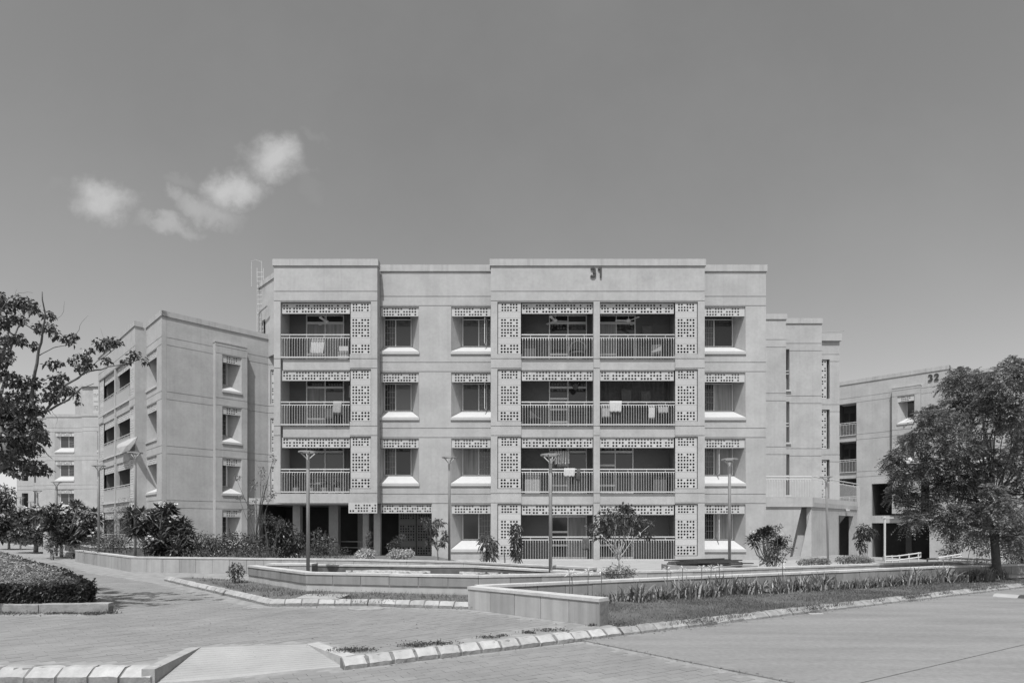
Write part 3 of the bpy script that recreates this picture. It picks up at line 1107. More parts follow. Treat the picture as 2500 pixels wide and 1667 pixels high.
# undercroft: ceiling, columns, rear walls; dark closing walls added to keep it dim
MB().box(-12.5, -3.5, 1.3, 9.2, 2.763, 3.05).build('floor_slab', PLASTER, B31)
MB().box(-3.716, -3.47, 0.855, 9.0, 0, 2.76).build('side_wall', PLASTER, B31)
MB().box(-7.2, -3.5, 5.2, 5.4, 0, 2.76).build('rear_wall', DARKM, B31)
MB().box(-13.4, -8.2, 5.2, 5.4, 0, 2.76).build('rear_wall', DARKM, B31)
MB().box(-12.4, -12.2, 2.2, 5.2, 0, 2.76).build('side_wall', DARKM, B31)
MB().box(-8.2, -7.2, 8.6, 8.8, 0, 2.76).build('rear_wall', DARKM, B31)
for (cx, cy, w) in ((-10.35, 1.6, 0.35), (-8.75, 2.2, 0.45), (-6.95, 1.3, 0.28), (-6.35, 1.0, 0.3), (-8.0, 4.6, 0.35)):
    MB().box(cx - w / 2, cx + w / 2, cy, cy + w, 0, 2.762).build('column', PLASTER, B31)
for i in range(3):
    screen_column(B31, I4, -6.0 + i * 0.95, -5.1 + i * 0.95, 4.6, 0.2, 2.5)
for zz in (0.65, 0.95):
    MB().tube([(-8.6, 3.0, zz), (-6.6, 3.0, zz)], 0.022, 6).build('handrail', METAL, B31)
MB().tube([(-7.6, 3.0, 0.1), (-7.6, 3.0, 0.95)], 0.022, 6).build('rail_post', METAL, B31)
# body: roof, rear wall
MB().box(-10.7, 11.6, 0.86, 9.1, 12.36, 12.6).build('roof', PLASTER, B31)
MB().box(-10.7, 11.6, 9.1, 9.3, 0, 13.5).build('rear_wall', PLASTER, B31)
MB().box(-10.9, -10.65, 1.3, 9.1, 3.05, 13.5).build('side_wall', PLASTER, B31)
number(B31, T(3.54, -0.01, 12.97), '31', 0.45)


# ================================================================== LEFT WING (45 degrees), with the link and the roof stair tower
LC = Vector((-19.6, 33.8, 0))
BL = thing('apartment_building', 'four-storey block set at an angle left of building 31, sharp corner forward', 'building', T(*LC))
ML = RZ(-45) @ T(-11.77, -0.6, 0)
DOORSL = [((1.75, 3.55), (4.02, 5.75), None)] * 4
main_bay(BL, ML, DOORSL, bal=False)
relief_wall(8.735, 11.77, 0, 13.5, holesR, GROOVES).build('wall', PLASTER, BL, ML @ T(0, 0.6, 0))
cap(BL, ML @ T(0, 0.6, 0), 8.80, 11.77, 0, 0.4)
for k in range(4):
    window(BL, ML, 8.75, 10.82, 8.95, 10.50, 0.6, B0 + FL * k, 'L')
relief_wall(-4.0, -0.965, 0, 13.5, (), GROOVES).build('wall', PLASTER, BL, ML @ T(0, 0.6, 0))
cap(BL, ML @ T(0, 0.6, 0), -4.0, -1.02, 0, 0.4)
# right-hand wall with its box bay
MR = RZ(45)
relief_wall(0.255, 6.2, 0, 13.5, [(3.0, 4.3, B0 + FL * k + 0.3, B0 + FL * k + 2.7) for k in range(4)], GROOVES).build('wall', PLASTER, BL, MR)
cap(BL, MR, 0.05, 6.2, 0, 0.4)
box_h = [(3.20, 4.22, B0 + FL * k + 0.40, B0 + FL * k + 2.58) for k in range(4)]
BP = 0.42


def box_bay(root, M, x0, x1, wx0, wx1, bx0, bx1, p, hl, top=12.55, grille='L', ks=(0, 1, 2, 3), b0=B0, fl=FL):
    holes = [(wx0, wx1, b0 + fl * k + 0.40, b0 + fl * k + 2.58) for k in ks]
    relief_wall(x0, x1, hl, top, holes, GROOVES, th=0.2).build('wall', PLASTER, root, M @ T(0, -p, 0))
    for q in (x0, x1 - 0.2):
        MB().box(q, q + 0.2, -p + 0.2, -0.002, hl, top).build('side_wall', PLASTER, root, M)
    MB().box(x0 - 0.02, x1 + 0.02, -p - 0.02, 0.0, top, top + 0.06).build('parapet_cap', CAPM, root, M)
    for k in ks:
        window(root, M, wx0, wx1, bx0, bx1, -p, b0 + fl * k, grille, rows=SMALL_ROWS, half=True, d=0.6)


# the windows in the bay reach 0.2 m into the wall behind
box_bay(BL, MR, 2.72, 4.55, 3.10, 4.22, 3.12, 3.62, BP, 0)
# inner return and link towards building 31
LK = LC + Vector((4.35, 4.35, 0))
MK = T(4.25, 4.25, 0)
slots = [(0.14, 0.80, B0 + FL * k + 0.15, B0 + FL * k + 2.3) for k in range(4)]
relief_wall(0.0, 7.5, 0, 13.5, slots, GROOVES).build('wall', PLASTER, BL, MK)
cap(BL, MK, 0, 7.5, 0, 0.4)
for k in range(4):
    h = 2.13 / 6
    for i in range(6):
        put('screen_panel', perforated((['1110', '1101'], ['1110', '0111'], ['1111', '1011'], ['1110', '0111'], [], ['1110', '1101'])[i], 0.58, h - 0.006), BL, MK @ T(0.17, 0.05, B0 + FL * k + 0.16 + h * i))
MB().box(0.05, 1.0, 0.4, 0.5, 0, 12.3).build('rear_wall', DARKM, BL, MK)
MB().poly([(-9.0, 9.5), (0.0, 0.5), (4.0, 4.65), (11.7, 4.6), (11.7, 14), (-2, 18)], 12.36, 12.6).build('roof', PLASTER, BL)
# stair tower on the roof: facets at 45 degrees, top at 17.4 m
tw = MB().poly([(3.2, 5.2), (5.0, 3.4 + 0.0), (11.0, 3.4), (11.0, 9.0), (4.8, 9.0)], 12.4, 17.1)
TWA = Vector((3.2, 5.3, 0))
MT = T(3.2, 5.3, 0) @ RZ(-45)
relief_wall(0.0, 2.45, 12.4, 17.1, [(0.35, 1.05, 12.4, 14.9)], (), th=0.2).build('tower_wall', PLASTER, BL, MT)
MB().box(0.2, 1.2, 0.9, 1.0, 12.4, 15.2).build('rear_wall', DARKM, BL, MT)
cap(BL, MT, -0.02, 2.5, 0, 0.3, z=17.1, h=0.32, o=0.06)
MB().poly([(4.93, 3.57), (11, 3.57), (11, 9), (6.9, 9), (3.2, 5.3), (3.34, 5.16), (4.93, 3.7)], 16.9, 17.1).build('roof', PLASTER, BL)
MB().box(4.93, 11, 3.57, 3.77, 12.4, 17.1).build('tower_wall', PLASTER, BL)
MB().box(-0.0, 0.2, 0.2, 5.2, 12.4, 17.1).build('tower_wall', PLASTER, BL, MT)
MB().tube([(0.85, -0.35, 13.0), (0.85, -0.35, 15.1), (0.95, -0.3, 15.3), (1.9, -0.25, 15.45)], 0.05, 6).build('vent_pipe', LAMPM, BL, MT)
MB().tube([(1.15, -0.3, 13.0), (1.15, -0.3, 15.2)], 0.03, 6).build('vent_pipe', LAMPM, BL, MT)
# caged roof ladder
lad = thing('roof_ladder', 'white caged steel ladder rising past the roof behind building 31', 'ladder', T(-16.15, 38.75, 0))
for sx in (-0.2, 0.2):
    MB().tube([(sx, 0, 12.6), (sx, 0, 18.3)], 0.02, 6).build('stile', METAL, lad)
for sx in (-0.32, 0.32):
    MB().tube([(sx, -0.55, 16.9), (sx, -0.55, 18.5), (sx, -0.2, 18.55)], 0.014, 6).build('cage_bar', METAL, lad)
MB().tube([(0.32, -0.55, 18.45), (0.0, -0.75, 18.5), (-0.32, -0.55, 18.45)], 0.014, 6).build('cage_bar', METAL, lad)
for i in range(19):
    MB().tube([(-0.2, 0, 12.8 + 0.29 * i), (0.2, 0, 12.8 + 0.29 * i)], 0.014, 5).build('rung', METAL, lad)


# ================================================================== RIGHT LINK BLOCK (stepped) and terrace
BR = thing('link_block', 'stepped plastered stair block with slit windows behind right end of building 31', 'building', T(0, 34.4, 0))
BR_G = [g for g in GROOVES]
slit = [(3.05 * k + B0 + 0.35, 3.05 * k + B0 + 2.72) for k in range(4)]
# A
relief_wall(13.0, 15.6, 0, 13.5, (), BR_G).build('wall', PLASTER, BR)
cap(BR, I4, 13.0, 15.6, 0, 0.4)
MB().box(15.35, 15.6, 0.252, 0.95, 0, 13.5).build('side_wall', PLASTER, BR)
# B
relief_wall(15.3, 18.0, 0, 13.5, [(15.3, 16.12, a, c) for a, c in slit], BR_G).build('wall', PLASTER, BR, T(0, 0.7, 0))
cap(BR, T(0, 0.7, 0), 15.66, 18.0, 0, 0.4)
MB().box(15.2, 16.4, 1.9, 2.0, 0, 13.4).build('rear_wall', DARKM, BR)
for a, c in slit:
    for dz in (0.95, 1.12):
        MB().tube([(15.6, 0.8, a + dz), (16.15, 0.8, a + dz)], 0.03, 6).build('rail', WHITE, BR)
    MB().box(15.58, 16.2, 0.62, 0.9, a - 0.1, a).build('sill', SILLM, BR)
MB().box(17.75, 17.998, 0.95, 2.6, 0, 13.5).build('side_wall', PLASTER, BR)
# C
relief_wall(17.7, 19.95, 0, 13.0, [(18.0, 19.35, B0 + FL * k + 0.2, B0 + FL * k + 2.6) for k in range(4)], [g - 0.15 for g in BR_G]).build('wall', PLASTER, BR, T(0, 2.4, 0))
cap(BR, T(0, 2.4, 0), 18.1, 19.98, -0.08, 0.4, z=13.0, h=0.42)
for k in range(4):
    h = 2.36 / 6
    for i in range(6):
        put('screen_panel', perforated((['0110110', '0111011'], ['0101101', '0110110'], ['0111011', '0101110'], ['0111101', '0110111'], ['0101101', '0111011'], ['0110111', '0111010'])[i], 1.08, h - 0.006), BR, T(18.12, 2.46, B0 + FL * k + 0.22 + h * i))
MB().box(17.8, 19.9, 3.2, 3.3, 0, 12.9).build('rear_wall', DARKM, BR)
MB().box(19.70, 19.948, 2.652, 9, 0, 13.0).build('side_wall', PLASTER, BR)
MB().tube([(18.6, 2.45, 13.55), (20.2, 2.35, 13.62)], 0.02, 5).build('loose_rod', LAMPM, BR)
MB().box(13.0, 17.8, 0.9, 9, 12.36, 12.6).build('roof', PLASTER, BR)
MB().box(17.8, 19.7, 2.65, 9, 12.36, 12.6).build('roof', PLASTER, BR)
# terrace with railings, front from the main block, then back at 45 degrees
TE = thing('roof_terrace', 'low plastered terrace block with white railing beside building 31', 'terrace', T(13.0, 31.0, 0))
slabz0, slabz1 = 2.72, 3.22
TPTS = [(-0.9, 0.0), (2.42, 0.0), (7.9, 5.5), (5.2, 5.7), (-0.9, 3.4)]
MB().poly(TPTS, slabz0, slabz1).build('floor_slab', PLASTER, TE)
MB().poly([(-0.9, 0.0), (2.42, 0.0), (7.9, 5.5), (5.2, 5.7), (-0.9, 3.4)][::-1], slabz0 - 0.004, slabz0 - 0.002).build('soffit', PLASTER, TE)
# front wall set just under the slab, with an added raking slot imitating a cast shadow
fw = MB()
zb_, zt_ = -0.6, slabz0 - 0.006
sl0, sl1, sr0, sr1 = 1.25, 1.92, 1.92, 2.42
for (xa0, xa1, xb0, xb1) in ((-0.9, -0.9, 1.12, 1.90), (1.66, 2.39, 2.41, 2.415)):
    # (bottom-left, top-left, bottom-right, top-right)
    fw.quad((xa0, 0.07, zb_), (xb0, 0.07, zb_), (xb1, 0.07, zt_), (xa1, 0.07, zt_))
    fw.quad((xa0, 0.13, zb_), (xa1, 0.13, zt_), (xb1, 0.13, zt_), (xb0, 0.13, zb_))
    fw.quad((xb0, 0.07, zb_), (xb0, 0.13, zb_), (xb1, 0.13, zt_), (xb1, 0.07, zt_))
    fw.quad((xa0, 0.07, zb_), (xa1, 0.07, zt_), (xa1, 0.13, zt_), (xa0, 0.13, zb_))
fw.build('front_wall', PLASTER, TE)
MB().box(-0.9, 3.0, 0.70, 0.80, -0.6, 2.7).build('inner_wall', SILLM, TE)  # pale backing added so the slot reads as mid-grey shade
MW = T(2.42, 0.0, 0) @ RZ(45)
LW = 7.75
relief_wall(0.02, LW, -0.9, slabz0 - 0.006, [(4.3, 7.0, -0.9, 2.35)], (), th=0.25).build('side_wall', PLASTER, TE, MW @ T(0, 0.05, 0))
MB().box(3.6, 7.7, 1.5, 1.6, -0.9, 2.6).build('inner_wall', DARKM, TE, MW)
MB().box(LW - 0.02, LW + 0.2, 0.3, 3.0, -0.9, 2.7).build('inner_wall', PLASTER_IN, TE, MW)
MB().box(5.4, 5.75, -0.12, 0.0, 2.62, 2.72).build('wall_light', WHITE, TE, MW)


def terrace_rail(M, L, b, drop):
    r = MB().tube([(0, 0, b + 1.05), (L, 0, b + 1.05)], 0.03, 6).build('handrail', WHITE, TE, M)
    MB().tube([(0, 0, b + 0.9), (L, 0, b + 0.9)], 0.02, 6).build('rail', WHITE, TE, M)
    n = int(L / 0.13)
    me = ('tbal', drop)
    if me not in MESH:
        MESH[me] = MB().tube([(0, -0.05, -drop), (0, -0.05, 0.78), (0, 0, 0.9)], 0.008, 4).mesh('baluster', WHITE)
    for i in range(n):
        put('baluster', MESH[me], TE, M @ T(L * (i + 0.5) / n, -0.02, b))
    for i in range(4):
        MB().tube([(L * (i + .5) / 4, 0, b + 0.9), (L * (i + .5) / 4, 0, b + 1.05)], 0.012, 5).build('rail_post', WHITE, TE, M)


terrace_rail(T(-0.9, 0.06, 0), 3.3, slabz1, 0.0)
terrace_rail(MW @ T(0, -0.02, 0), LW, slabz1, 0.28)


# ================================================================== BUILDING 32 (right) at 45 degrees
RC = Vector((32.6, 45.1, 0))
B32 = thing('apartment_building', 'four-storey block numbered 32 behind the feathery tree', 'building', T(*RC))
M2 = RZ(-45)
h32 = [(-7.6, -6.2, 3.35, 8.75), (-7.6, -6.2, 8.85 - 2.4 + 0.0, 11.5)]
h32 = [(-7.6, -6.2, 3.05, 11.9)]
h32 += [(-3.35, -2.0, B0 + FL * k + 0.3, B0 + FL * k + 2.7) for k in (2, 3)]
h32 += [(-5.1, -1.2, 2.65, 5.2), (-5.1, -1.2, -1.2, 2.05)]
relief_wall(-14, 0.0, -1.2, 13.5, h32, [g for g in GROOVES if g > 5]).build('wall', PLASTER, B32, M2)
cap(B32, M2, -14, 0.0, 0, 0.4)
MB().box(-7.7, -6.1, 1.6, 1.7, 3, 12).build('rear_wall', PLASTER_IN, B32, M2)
for k in (1, 2, 3):
    b = B0 + FL * k
    p = MB().box(-7.6, -6.2, 0.08, 1.6, b - 0.5, b).build('balcony', PLASTER, B32, M2)
    railing(p, M2, -7.58, -6.22, 0.05, b, split=False)
    MB().box(-7.1, -6.75, 1.55, 1.59, b, b + 2.05).build('door', DARKM, B32, M2)
    MB().box(-7.55, -7.25, 1.55, 1.59, b + 1.5, b + 2.1).build('vent', DARKM, B32, M2)
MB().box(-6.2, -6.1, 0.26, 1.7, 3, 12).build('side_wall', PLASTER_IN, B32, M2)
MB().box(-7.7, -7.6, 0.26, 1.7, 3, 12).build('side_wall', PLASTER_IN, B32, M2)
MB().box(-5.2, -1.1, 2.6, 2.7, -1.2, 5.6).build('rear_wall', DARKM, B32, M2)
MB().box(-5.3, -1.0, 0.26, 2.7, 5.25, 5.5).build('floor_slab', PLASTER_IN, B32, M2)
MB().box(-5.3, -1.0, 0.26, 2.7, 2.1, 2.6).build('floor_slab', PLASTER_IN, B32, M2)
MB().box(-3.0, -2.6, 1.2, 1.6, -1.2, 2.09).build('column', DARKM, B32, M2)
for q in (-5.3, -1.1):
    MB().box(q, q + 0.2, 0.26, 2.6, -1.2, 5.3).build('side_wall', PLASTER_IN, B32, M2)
box_bay(B32, M2, -3.60, -1.72, -3.25, -2.1, -2.72, -2.12, 0.35, 5.6, grille='R', ks=(2, 3))
# the bay again, with windows on the upper two floors only
for k in (2, 3):
    pass
number(B32, M2 @ T(-1.30, -0.01, 12.78), '32', 0.52)
# stepped corner towards the right
MRr = RZ(45)
relief_wall(0.255, 3.0, -1.2, 13.5, (), [g for g in GROOVES if g > 5]).build('wall', PLASTER, B32, MRr)
cap(B32, MRr, 0.05, 3.0, 0, 0.4)
MQ = T(2.12, 2.12, 0) @ T(2.6, -2.3, 0) @ RZ(-45)
relief_wall(-3.4, 0.0, -1.2, 13.5, [(-2.9, -1.1, B0 + FL * k + 0.4, B0 + FL * k + 2.58) for k in range(1, 4)], [g for g in GROOVES if g > 5]).build('wall', PLASTER, B32, MQ)
cap(B32, MQ, -3.4, 0.0, 0, 0.4)
for k in range(1, 4):
    window(B32, MQ, -2.9, -1.1, -2.88, -1.56, 0.0, B0 + FL * k, 'L')
relief_wall(0.255, 12, -1.2, 13.5, (), [g for g in GROOVES if g > 5]).build('wall', PLASTER, B32, MQ @ RZ(90))
cap(B32, MQ @ RZ(90), 0.05, 12, 0, 0.4)
for k in range(1, 3):
    for i in range(4):
        screen_column(B32, MQ @ RZ(90), 1.5 + i * 1.05, 2.5 + i * 1.05, -0.06, B0 + FL * (k - 1) - 0.4, B0 + FL * (k - 1) + 1.9)
MB().poly([(-9.5, 9.9), (0, 0.2), (2.2, 2.3), (5, 0.2), (14, 9), (2, 20)], 12.36, 12.6).build('roof', PLASTER, B32)


# ================================================================== BUILDING 34 (far left)
YB = 64.0


def X34(u, Y=YB):
    return (u - 1250) / FPX * Y


B34 = thing('apartment_building', 'distant four-storey block numbered 34 with roof stair tower, far behind the path', 'building', T(0, YB, 0))
xa, xb, xc = X34(104), X34(200), X34(300)
wins = [(X34(125), X34(172.5)), (X34(237), X34(284))]
relief_wall(xa, xb, -0.5, 13.5, [(wins[0][0], wins[0][1], B0 + FL * k + 0.40, B0 + FL * k + 2.58) for k in range(4)], GROOVES).build('wall', PLASTER, B34, T(0, 0.5, 0))
relief_wall(xb + 0.002, xc, -0.5, 13.5, [(wins[1][0], wins[1][1], B0 + FL * k + 0.40, B0 + FL * k + 2.58) for k in range(4)], GROOVES).build('wall', PLASTER, B34)
cap(B34, T(0, 0.5, 0), xa, xb - 0.1, 0, 0.4)
cap(B34, I4, xb, xc, 0, 0.4)
MB().box(xb, xb + 0.25, 0.252, 0.6, -0.5, 13.5).build('side_wall', PLASTER, B34)
for k in range(4):
    window(B34, T(0, 0.5, 0), wins[0][0], wins[0][1], wins[0][0] + 0.45, wins[0][1] - 0.03, 0, B0 + FL * k, 'R', d=0.26, glass=DARKGLASS)
    window(B34, I4, wins[1][0], wins[1][1], wins[1][0] + 0.25, wins[1][1] - 0.03, 0, B0 + FL * k, 'L', d=0.26, glass=DARKGLASS)
xs0, xs1 = X34(80, 65.2), X34(41, 66.4)
relief_wall(xs0, xa + 0.4, -0.5, 13.5, [(xs0 + 0.15, xs0 + 0.62, B0 + FL * k + 0.3, B0 + FL * k + 2.5) for k in range(4)], GROOVES).build('wall', PLASTER, B34, T(0, 1.2, 0))
cap(B34, T(0, 1.2, 0), xs0, xa - 0.1, 0, 0.4)
relief_wall(xs1, xs0 + 0.4, -0.5, 13.5, [(xs1 + 0.55, xs1 + 1.25, B0 + FL * k + 0.6, B0 + FL * k + 2.3) for k in range(4)], GROOVES).build('wall', PLASTER, B34, T(0, 2.4, 0))
cap(B34, T(0, 2.4, 0), xs1, xs0 - 0.1, 0, 0.4)
MB().box(xs1 + 0.1, xa, 3.2, 3.3, -0.5, 12.4).build('rear_wall', DARKM, B34)
MB().poly([(xs1 + 0.3, 3.0), (xs0 + 0.4, 2.7), (xa + 0.1, 1.5), (xb + 0.2, 0.8), (xc, 0.8), (xc, 12), (xs1 + 0.3, 12)], 12.36, 12.6).build('roof', PLASTER, B34)
t0, t1 = X34(198, 68), X34(275, 68)
MB().box(t0, t1 + 3, 4.2, 10, 12.4, 17.6).build('tower_wall', PLASTER, B34)
cap(B34, T(0, 4.0, 0), t0, t1 + 3, 0.05, 6.2, z=17.6, h=0.3)
for i in range(2):
    for j in range(3):
        rows = (['1101111101', '1111111111', '1110111011'], ['1111101111', '1101111101', '1111111111', '1011110111'], ['1111111111', '1011101111', '1111111101', '1101111111'])[j]
        put('screen_panel', perforated(rows, 1.45, 1.35), B34, T(X34(226, 68) + i * 1.5, 4.1, 13.1 + (2 - j) * 1.42))
MT4 = T(t0, 4.2, 0) @ RZ(-45)
relief_wall(-4.2, -0.01, 12.4, 17.6, [(-1.6, -0.6, 12.6, 14.4)], (), th=0.2).build('tower_wall', PLASTER, B34, MT4)
cap(B34, MT4, -4.2, 0, 0, 0.3, z=17.6, h=0.3)
number(B34, T(X34(244), -0.01, 12.65), '34', 0.45)


# ================================================================== PLANTER WALLS AND POOL
def planter_wall(name, label, cat, pts, z0, z1, th=0.2, clad=None, band_h=None, cladm=GRANITE, step=0.62, group=None, base_m=WALLBASE, zb=None):
    """low wall along plan points (left to right as seen), stone slabs on its face, coping on top"""
    root = thing(name, label, cat, T(pts[0][0], pts[0][1], 0), group)
    O = Vector((pts[0][0], pts[0][1], 0))
    for p, q in zip(pts[:-1], pts[1:]):
        p, q = Vector((p[0], p[1], 0)) - O, Vector((q[0], q[1], 0)) - O
        d = q - p
        L = d.length
        M = T(p.x, p.y, 0) @ RZ(math.degrees(math.atan2(d.y, d.x)))
        MB().box(0.001, L - 0.001, 0.023, th, z0 - 0.1, z1 - 0.05).build('core', base_m if band_h else MORTAR, root, M)
        n = max(1, int(round(L / step)))
        w = L / n
        lo = z0 if band_h is None else z1 - 0.05 - band_h
        for i in range(n):
            k = ('clad', round(w, 3), round(z1 - lo, 3), cladm.name)
            if k not in MESH:
                MESH[k] = MB().box(0.005, w - 0.005, 0, 0.022, 0, z1 - 0.05 - lo).mesh('cladding_slab', cladm)
            put('cladding_slab', MESH[k], root, M @ T(w * i, RND.uniform(-0.002, 0.003), lo))
        n = max(1, int(round(L / 0.95)))
        w = L / n
        for i in range(n):
            k = ('cop', round(w, 3), round(th, 2))
            if k not in MESH:
                MESH[k] = MB().box(0.002, w - 0.002, -0.014, th + 0.012, 0, 0.048).mesh('coping_stone', COPING)
            put('coping_stone', MESH[k], root, M @ T(w * i, 0, z1 - 0.05 + RND.uniform(0, 0.003)))
    return root


AP = Vector((-0.80, 10.92))
planter_wall('planter_wall', 'low stone wall end jutting forward to the road kerb, granite clad', 'wall', [AP, (1.30, 8.98)], PZ, 0.56, th=0.24, step=0.56)
WB0, WB1 = Vector((-0.62, 11.05)), Vector((11.6, 16.6))
planter_wall('planter_wall', 'long low wall behind the row of lilies, dark granite band', 'wall', [WB0, WB1, (17.5, 18.6)], PZ, 0.56, th=0.2, band_h=0.24, cladm=GRANITE_D)
planter_wall('planter_wall', 'long low planter wall just behind the lily wall, pale coping', 'wall', [(2.1, 14.55), (4.6, 15.3), (11.5, 18.2), (15.0, 19.6)], PZ, 0.56, th=0.2)
DW = [(-19.3, 26.7), (-12.8, 20.3), (-4.9, 18.7), (-1.4, 17.4), (1.95, 14.62)]
planter_wall('planter_wall', 'long angled planter wall below the shrubs in front of building 31', 'wall', DW, PZ, 0.66, th=0.2)
planter_wall('garden_wall', 'stained low wall behind the frangipani trees, dark weathered face', 'wall', [(-19.6, 27.5), (-17.6, 25.2), (-9.6, 25.2)], PZ, 0.86, th=0.2, base_m=POOLIN, cladm=POOLIN)
# pool
PL = [(-7.0, 16.0), (-4.6, 13.45), (-0.70, 12.6), (1.95, 13.25)]
planter_wall('pool_wall', 'front wall of the pool, pale plaster under dark granite band', 'pool wall', PL, PZ, 0.63, th=0.22, band_h=0.2, cladm=GRANITE_D, step=0.7)
planter_wall('pool_wall', 'rear wall of the pool with white lime stains', 'pool wall', [(-5.6, 17.0), (-1.0, 16.2), (0.6, 14.9), (1.6, 13.9)], PZ, 0.60, th=0.22, base_m=POOLIN, cladm=POOLIN, step=2.0)
planter_wall('pool_step', 'short stone block wall at the left corner of the pool', 'pool wall', [(-6.6, 16.15), (-5.35, 16.15)], PZ, 0.66, th=0.5)
struct('pool_water', MB().poly([(-6.8, 16.0), (-4.55, 13.6), (-0.72, 12.8), (1.8, 13.4), (1.6, 13.9), (0.6, 14.95), (-1.0, 16.25), (-5.6, 17.05)], 0.20, 0.36).mesh('water', WATER))
# lime scale crust along the rear wall, above the water line
sc = MB()
for (a, b, n) in (((-4.6, 16.79), (-2.2, 16.37), 60), ((-1.4, 16.23), (-0.95, 16.14), 14), ((-0.95, 16.10), (0.5, 14.92), 50)):
    pv = [Vector((a[0] + (b[0] - a[0]) * i / n, a[1] + (b[1] - a[1]) * i / n)) for i in range(n + 1)]
    hs, top_ = [0.05], [0.45]
    for _ in range(n):
        hs.append(min(0.085, max(0.012, hs[-1] + RND.uniform(-0.02, 0.02))))
        top_.append(min(0.475, max(0.435, top_[-1] + RND.uniform(-0.006, 0.006))))
    for i in range(n):
        p, q = pv[i], pv[i + 1]
        if hs[i] < 0.02:
            continue
        sc.quad((p.x - .01, p.y - 0.03, top_[i] - hs[i]), (q.x - .01, q.y - 0.03, top_[i + 1] - hs[i + 1]), (q.x - .01, q.y - 0.03, top_[i + 1]), (p.x - .01, p.y - 0.03, top_[i]))
tag(sc.build('lime_crust', SCALE_M), 'crusty white lime scale along the waterline of the pool', 'lime scale', kind='stuff')

# bed in front of the pool: painted kerb, soil
K2 = [G(400, 1417, PZ), G(655, 1479, PZ), G(897, 1478, PZ), G(964, 1481, PZ), G(1145, 1486, PZ)]
for i in range(len(K2) - 1):
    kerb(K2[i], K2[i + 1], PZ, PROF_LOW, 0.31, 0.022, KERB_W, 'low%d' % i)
struct('soil_bed', MB().poly([K2[0] + Vector((0.3, 0.1, 0)), K2[1] + Vector((0.02, 0.13, 0)), K2[2] + Vector((0, .13, 0)), K2[3] + Vector((0, .13, 0)), K2[4] + Vector((0, .13, 0)), Vector((-0.8, 12.6, 0)), Vector((-4.6, 13.5, 0)), Vector((-7.0, 16.1, 0)), Vector((-9.2, 17.2, 0))], PZ - 0.02, PZ + 0.07).mesh('soil', SOIL))
tag(MB().poly([G(722, 1459, 0.28), G(826, 1461, 0.28), G(853, 1450, 0.28), G(750, 1449, 0.28)], 0.18, 0.28).build('access_cover', RAMPM), 'pale square concrete cover slab lying in the bed before the pool', 'cover')
# planters behind the long walls: soil sheets
struct('soil_bed', MB().poly([(-19.2, 26.9), (-12.8, 20.5), (-4.9, 18.9), (-1.4, 17.6), (-0.6, 19.5), (-3.6, 27.9), (-9, 30.0), (-17.5, 30)], 0.1, 0.34).mesh('soil', SOIL))
struct('path', MB().poly([(-1.35, 17.6), (2.0, 14.85), (4.6, 15.5), (11.5, 18.4), (15, 20), (13.0, 27.3), (-3.6, 27.9), (-0.6, 19.5)], 0.05, 0.18).mesh('path', RAMPM))
# lawn between the lily wall and the road kerb
LAWN = [Vector((1.52, 9.08, 0)), KA + kd * 4.1, KB + kd * 6, Vector((18.5, 18.6, 0)), Vector((11.6, 16.5, 0)), Vector((-0.5, 11.0, 0))]
struct('lawn', MB().poly(LAWN, 0.0, 0.16).mesh('lawn', LAWNM))
# far left kerb along the path
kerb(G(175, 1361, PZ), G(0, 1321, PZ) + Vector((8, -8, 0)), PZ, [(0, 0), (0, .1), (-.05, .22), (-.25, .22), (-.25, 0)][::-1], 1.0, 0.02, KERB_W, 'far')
MBk = MB().box(0, 0.6, 0, 0.3, 0, 0.25)
# loose steel on a masonry block
blk = tag(MB().box(4.35, 6.75, 16.6, 17.6, 0.1, 0.58).build('masonry_block', GRANITE_D), 'grey masonry block carrying a heap of black steel bars', 'block')
for i in range(24):
    y = 16.65 + RND.random() * 0.85
    a = RND.uniform(-0.25, 0.15)
    x0 = 4.3 + RND.random() * 0.9
    l = RND.uniform(1.0, 1.7)
    z = 0.60 + 0.034 * (i % 4)
    o = MB().box(0, l, -0.03, 0.03, -0.015, 0.015).build('steel_bar', RODM, None, T(x0, y, z) @ RZ(math.degrees(a) * 0.5) @ Matrix.Rotation(RND.uniform(-0.045, 0.03), 4, 'Y'))
    tag(o, 'black steel bar in the heap on the masonry block', 'steel bar', 'steel bars heaped on the block')


# ================================================================== LAMPS
def lamp_proto(h, r=0.055):
    root = thing('street_lamp', '', 'lamp')
    MB().tube([(0, 0, 0), (0, 0, h - 0.25), (0, 0, h - 0.16)], [r, r * 0.92, r * 0.75], 14).build('pole', POLEM, root, smooth=True)
    hd = MB()
    n = 28
    R0, R1 = 0.16, 0.245
    ring = [[(R * math.cos(2 * math.pi * k / n), R * math.sin(2 * math.pi * k / n), z) for k in range(n)] for R, z in ((R0, h - 0.02), (R1, h - 0.03), (R1, h), (R0, h + 0.01))]
    bi = len(hd.v)
    for rr in ring:
        hd.v += rr
    for a in range(4):
        for k in range(n):
            q = (k + 1) % n
            b2 = (a + 1) % 4
            hd.f.append((bi + a * n + k, bi + a * n + q, bi + b2 * n + q, bi + b2 * n + k))
    head = hd.build('lamp_head', LAMPM, root)
    for k in range(4):
        a = math.pi / 4 + math.pi / 2 * k
        MB().tube([(0.02 * math.cos(a), 0.02 * math.sin(a), h - 0.2), (0.205 * math.cos(a), 0.205 * math.sin(a), h - 0.02)], 0.017, 6).build('arm', LAMPM, root)
    MB().tube([(0, 0, h - 0.22), (0, 0, h - 0.10)], [0.05, 0.035], 10).build('collar', LAMPM, root)
    return root


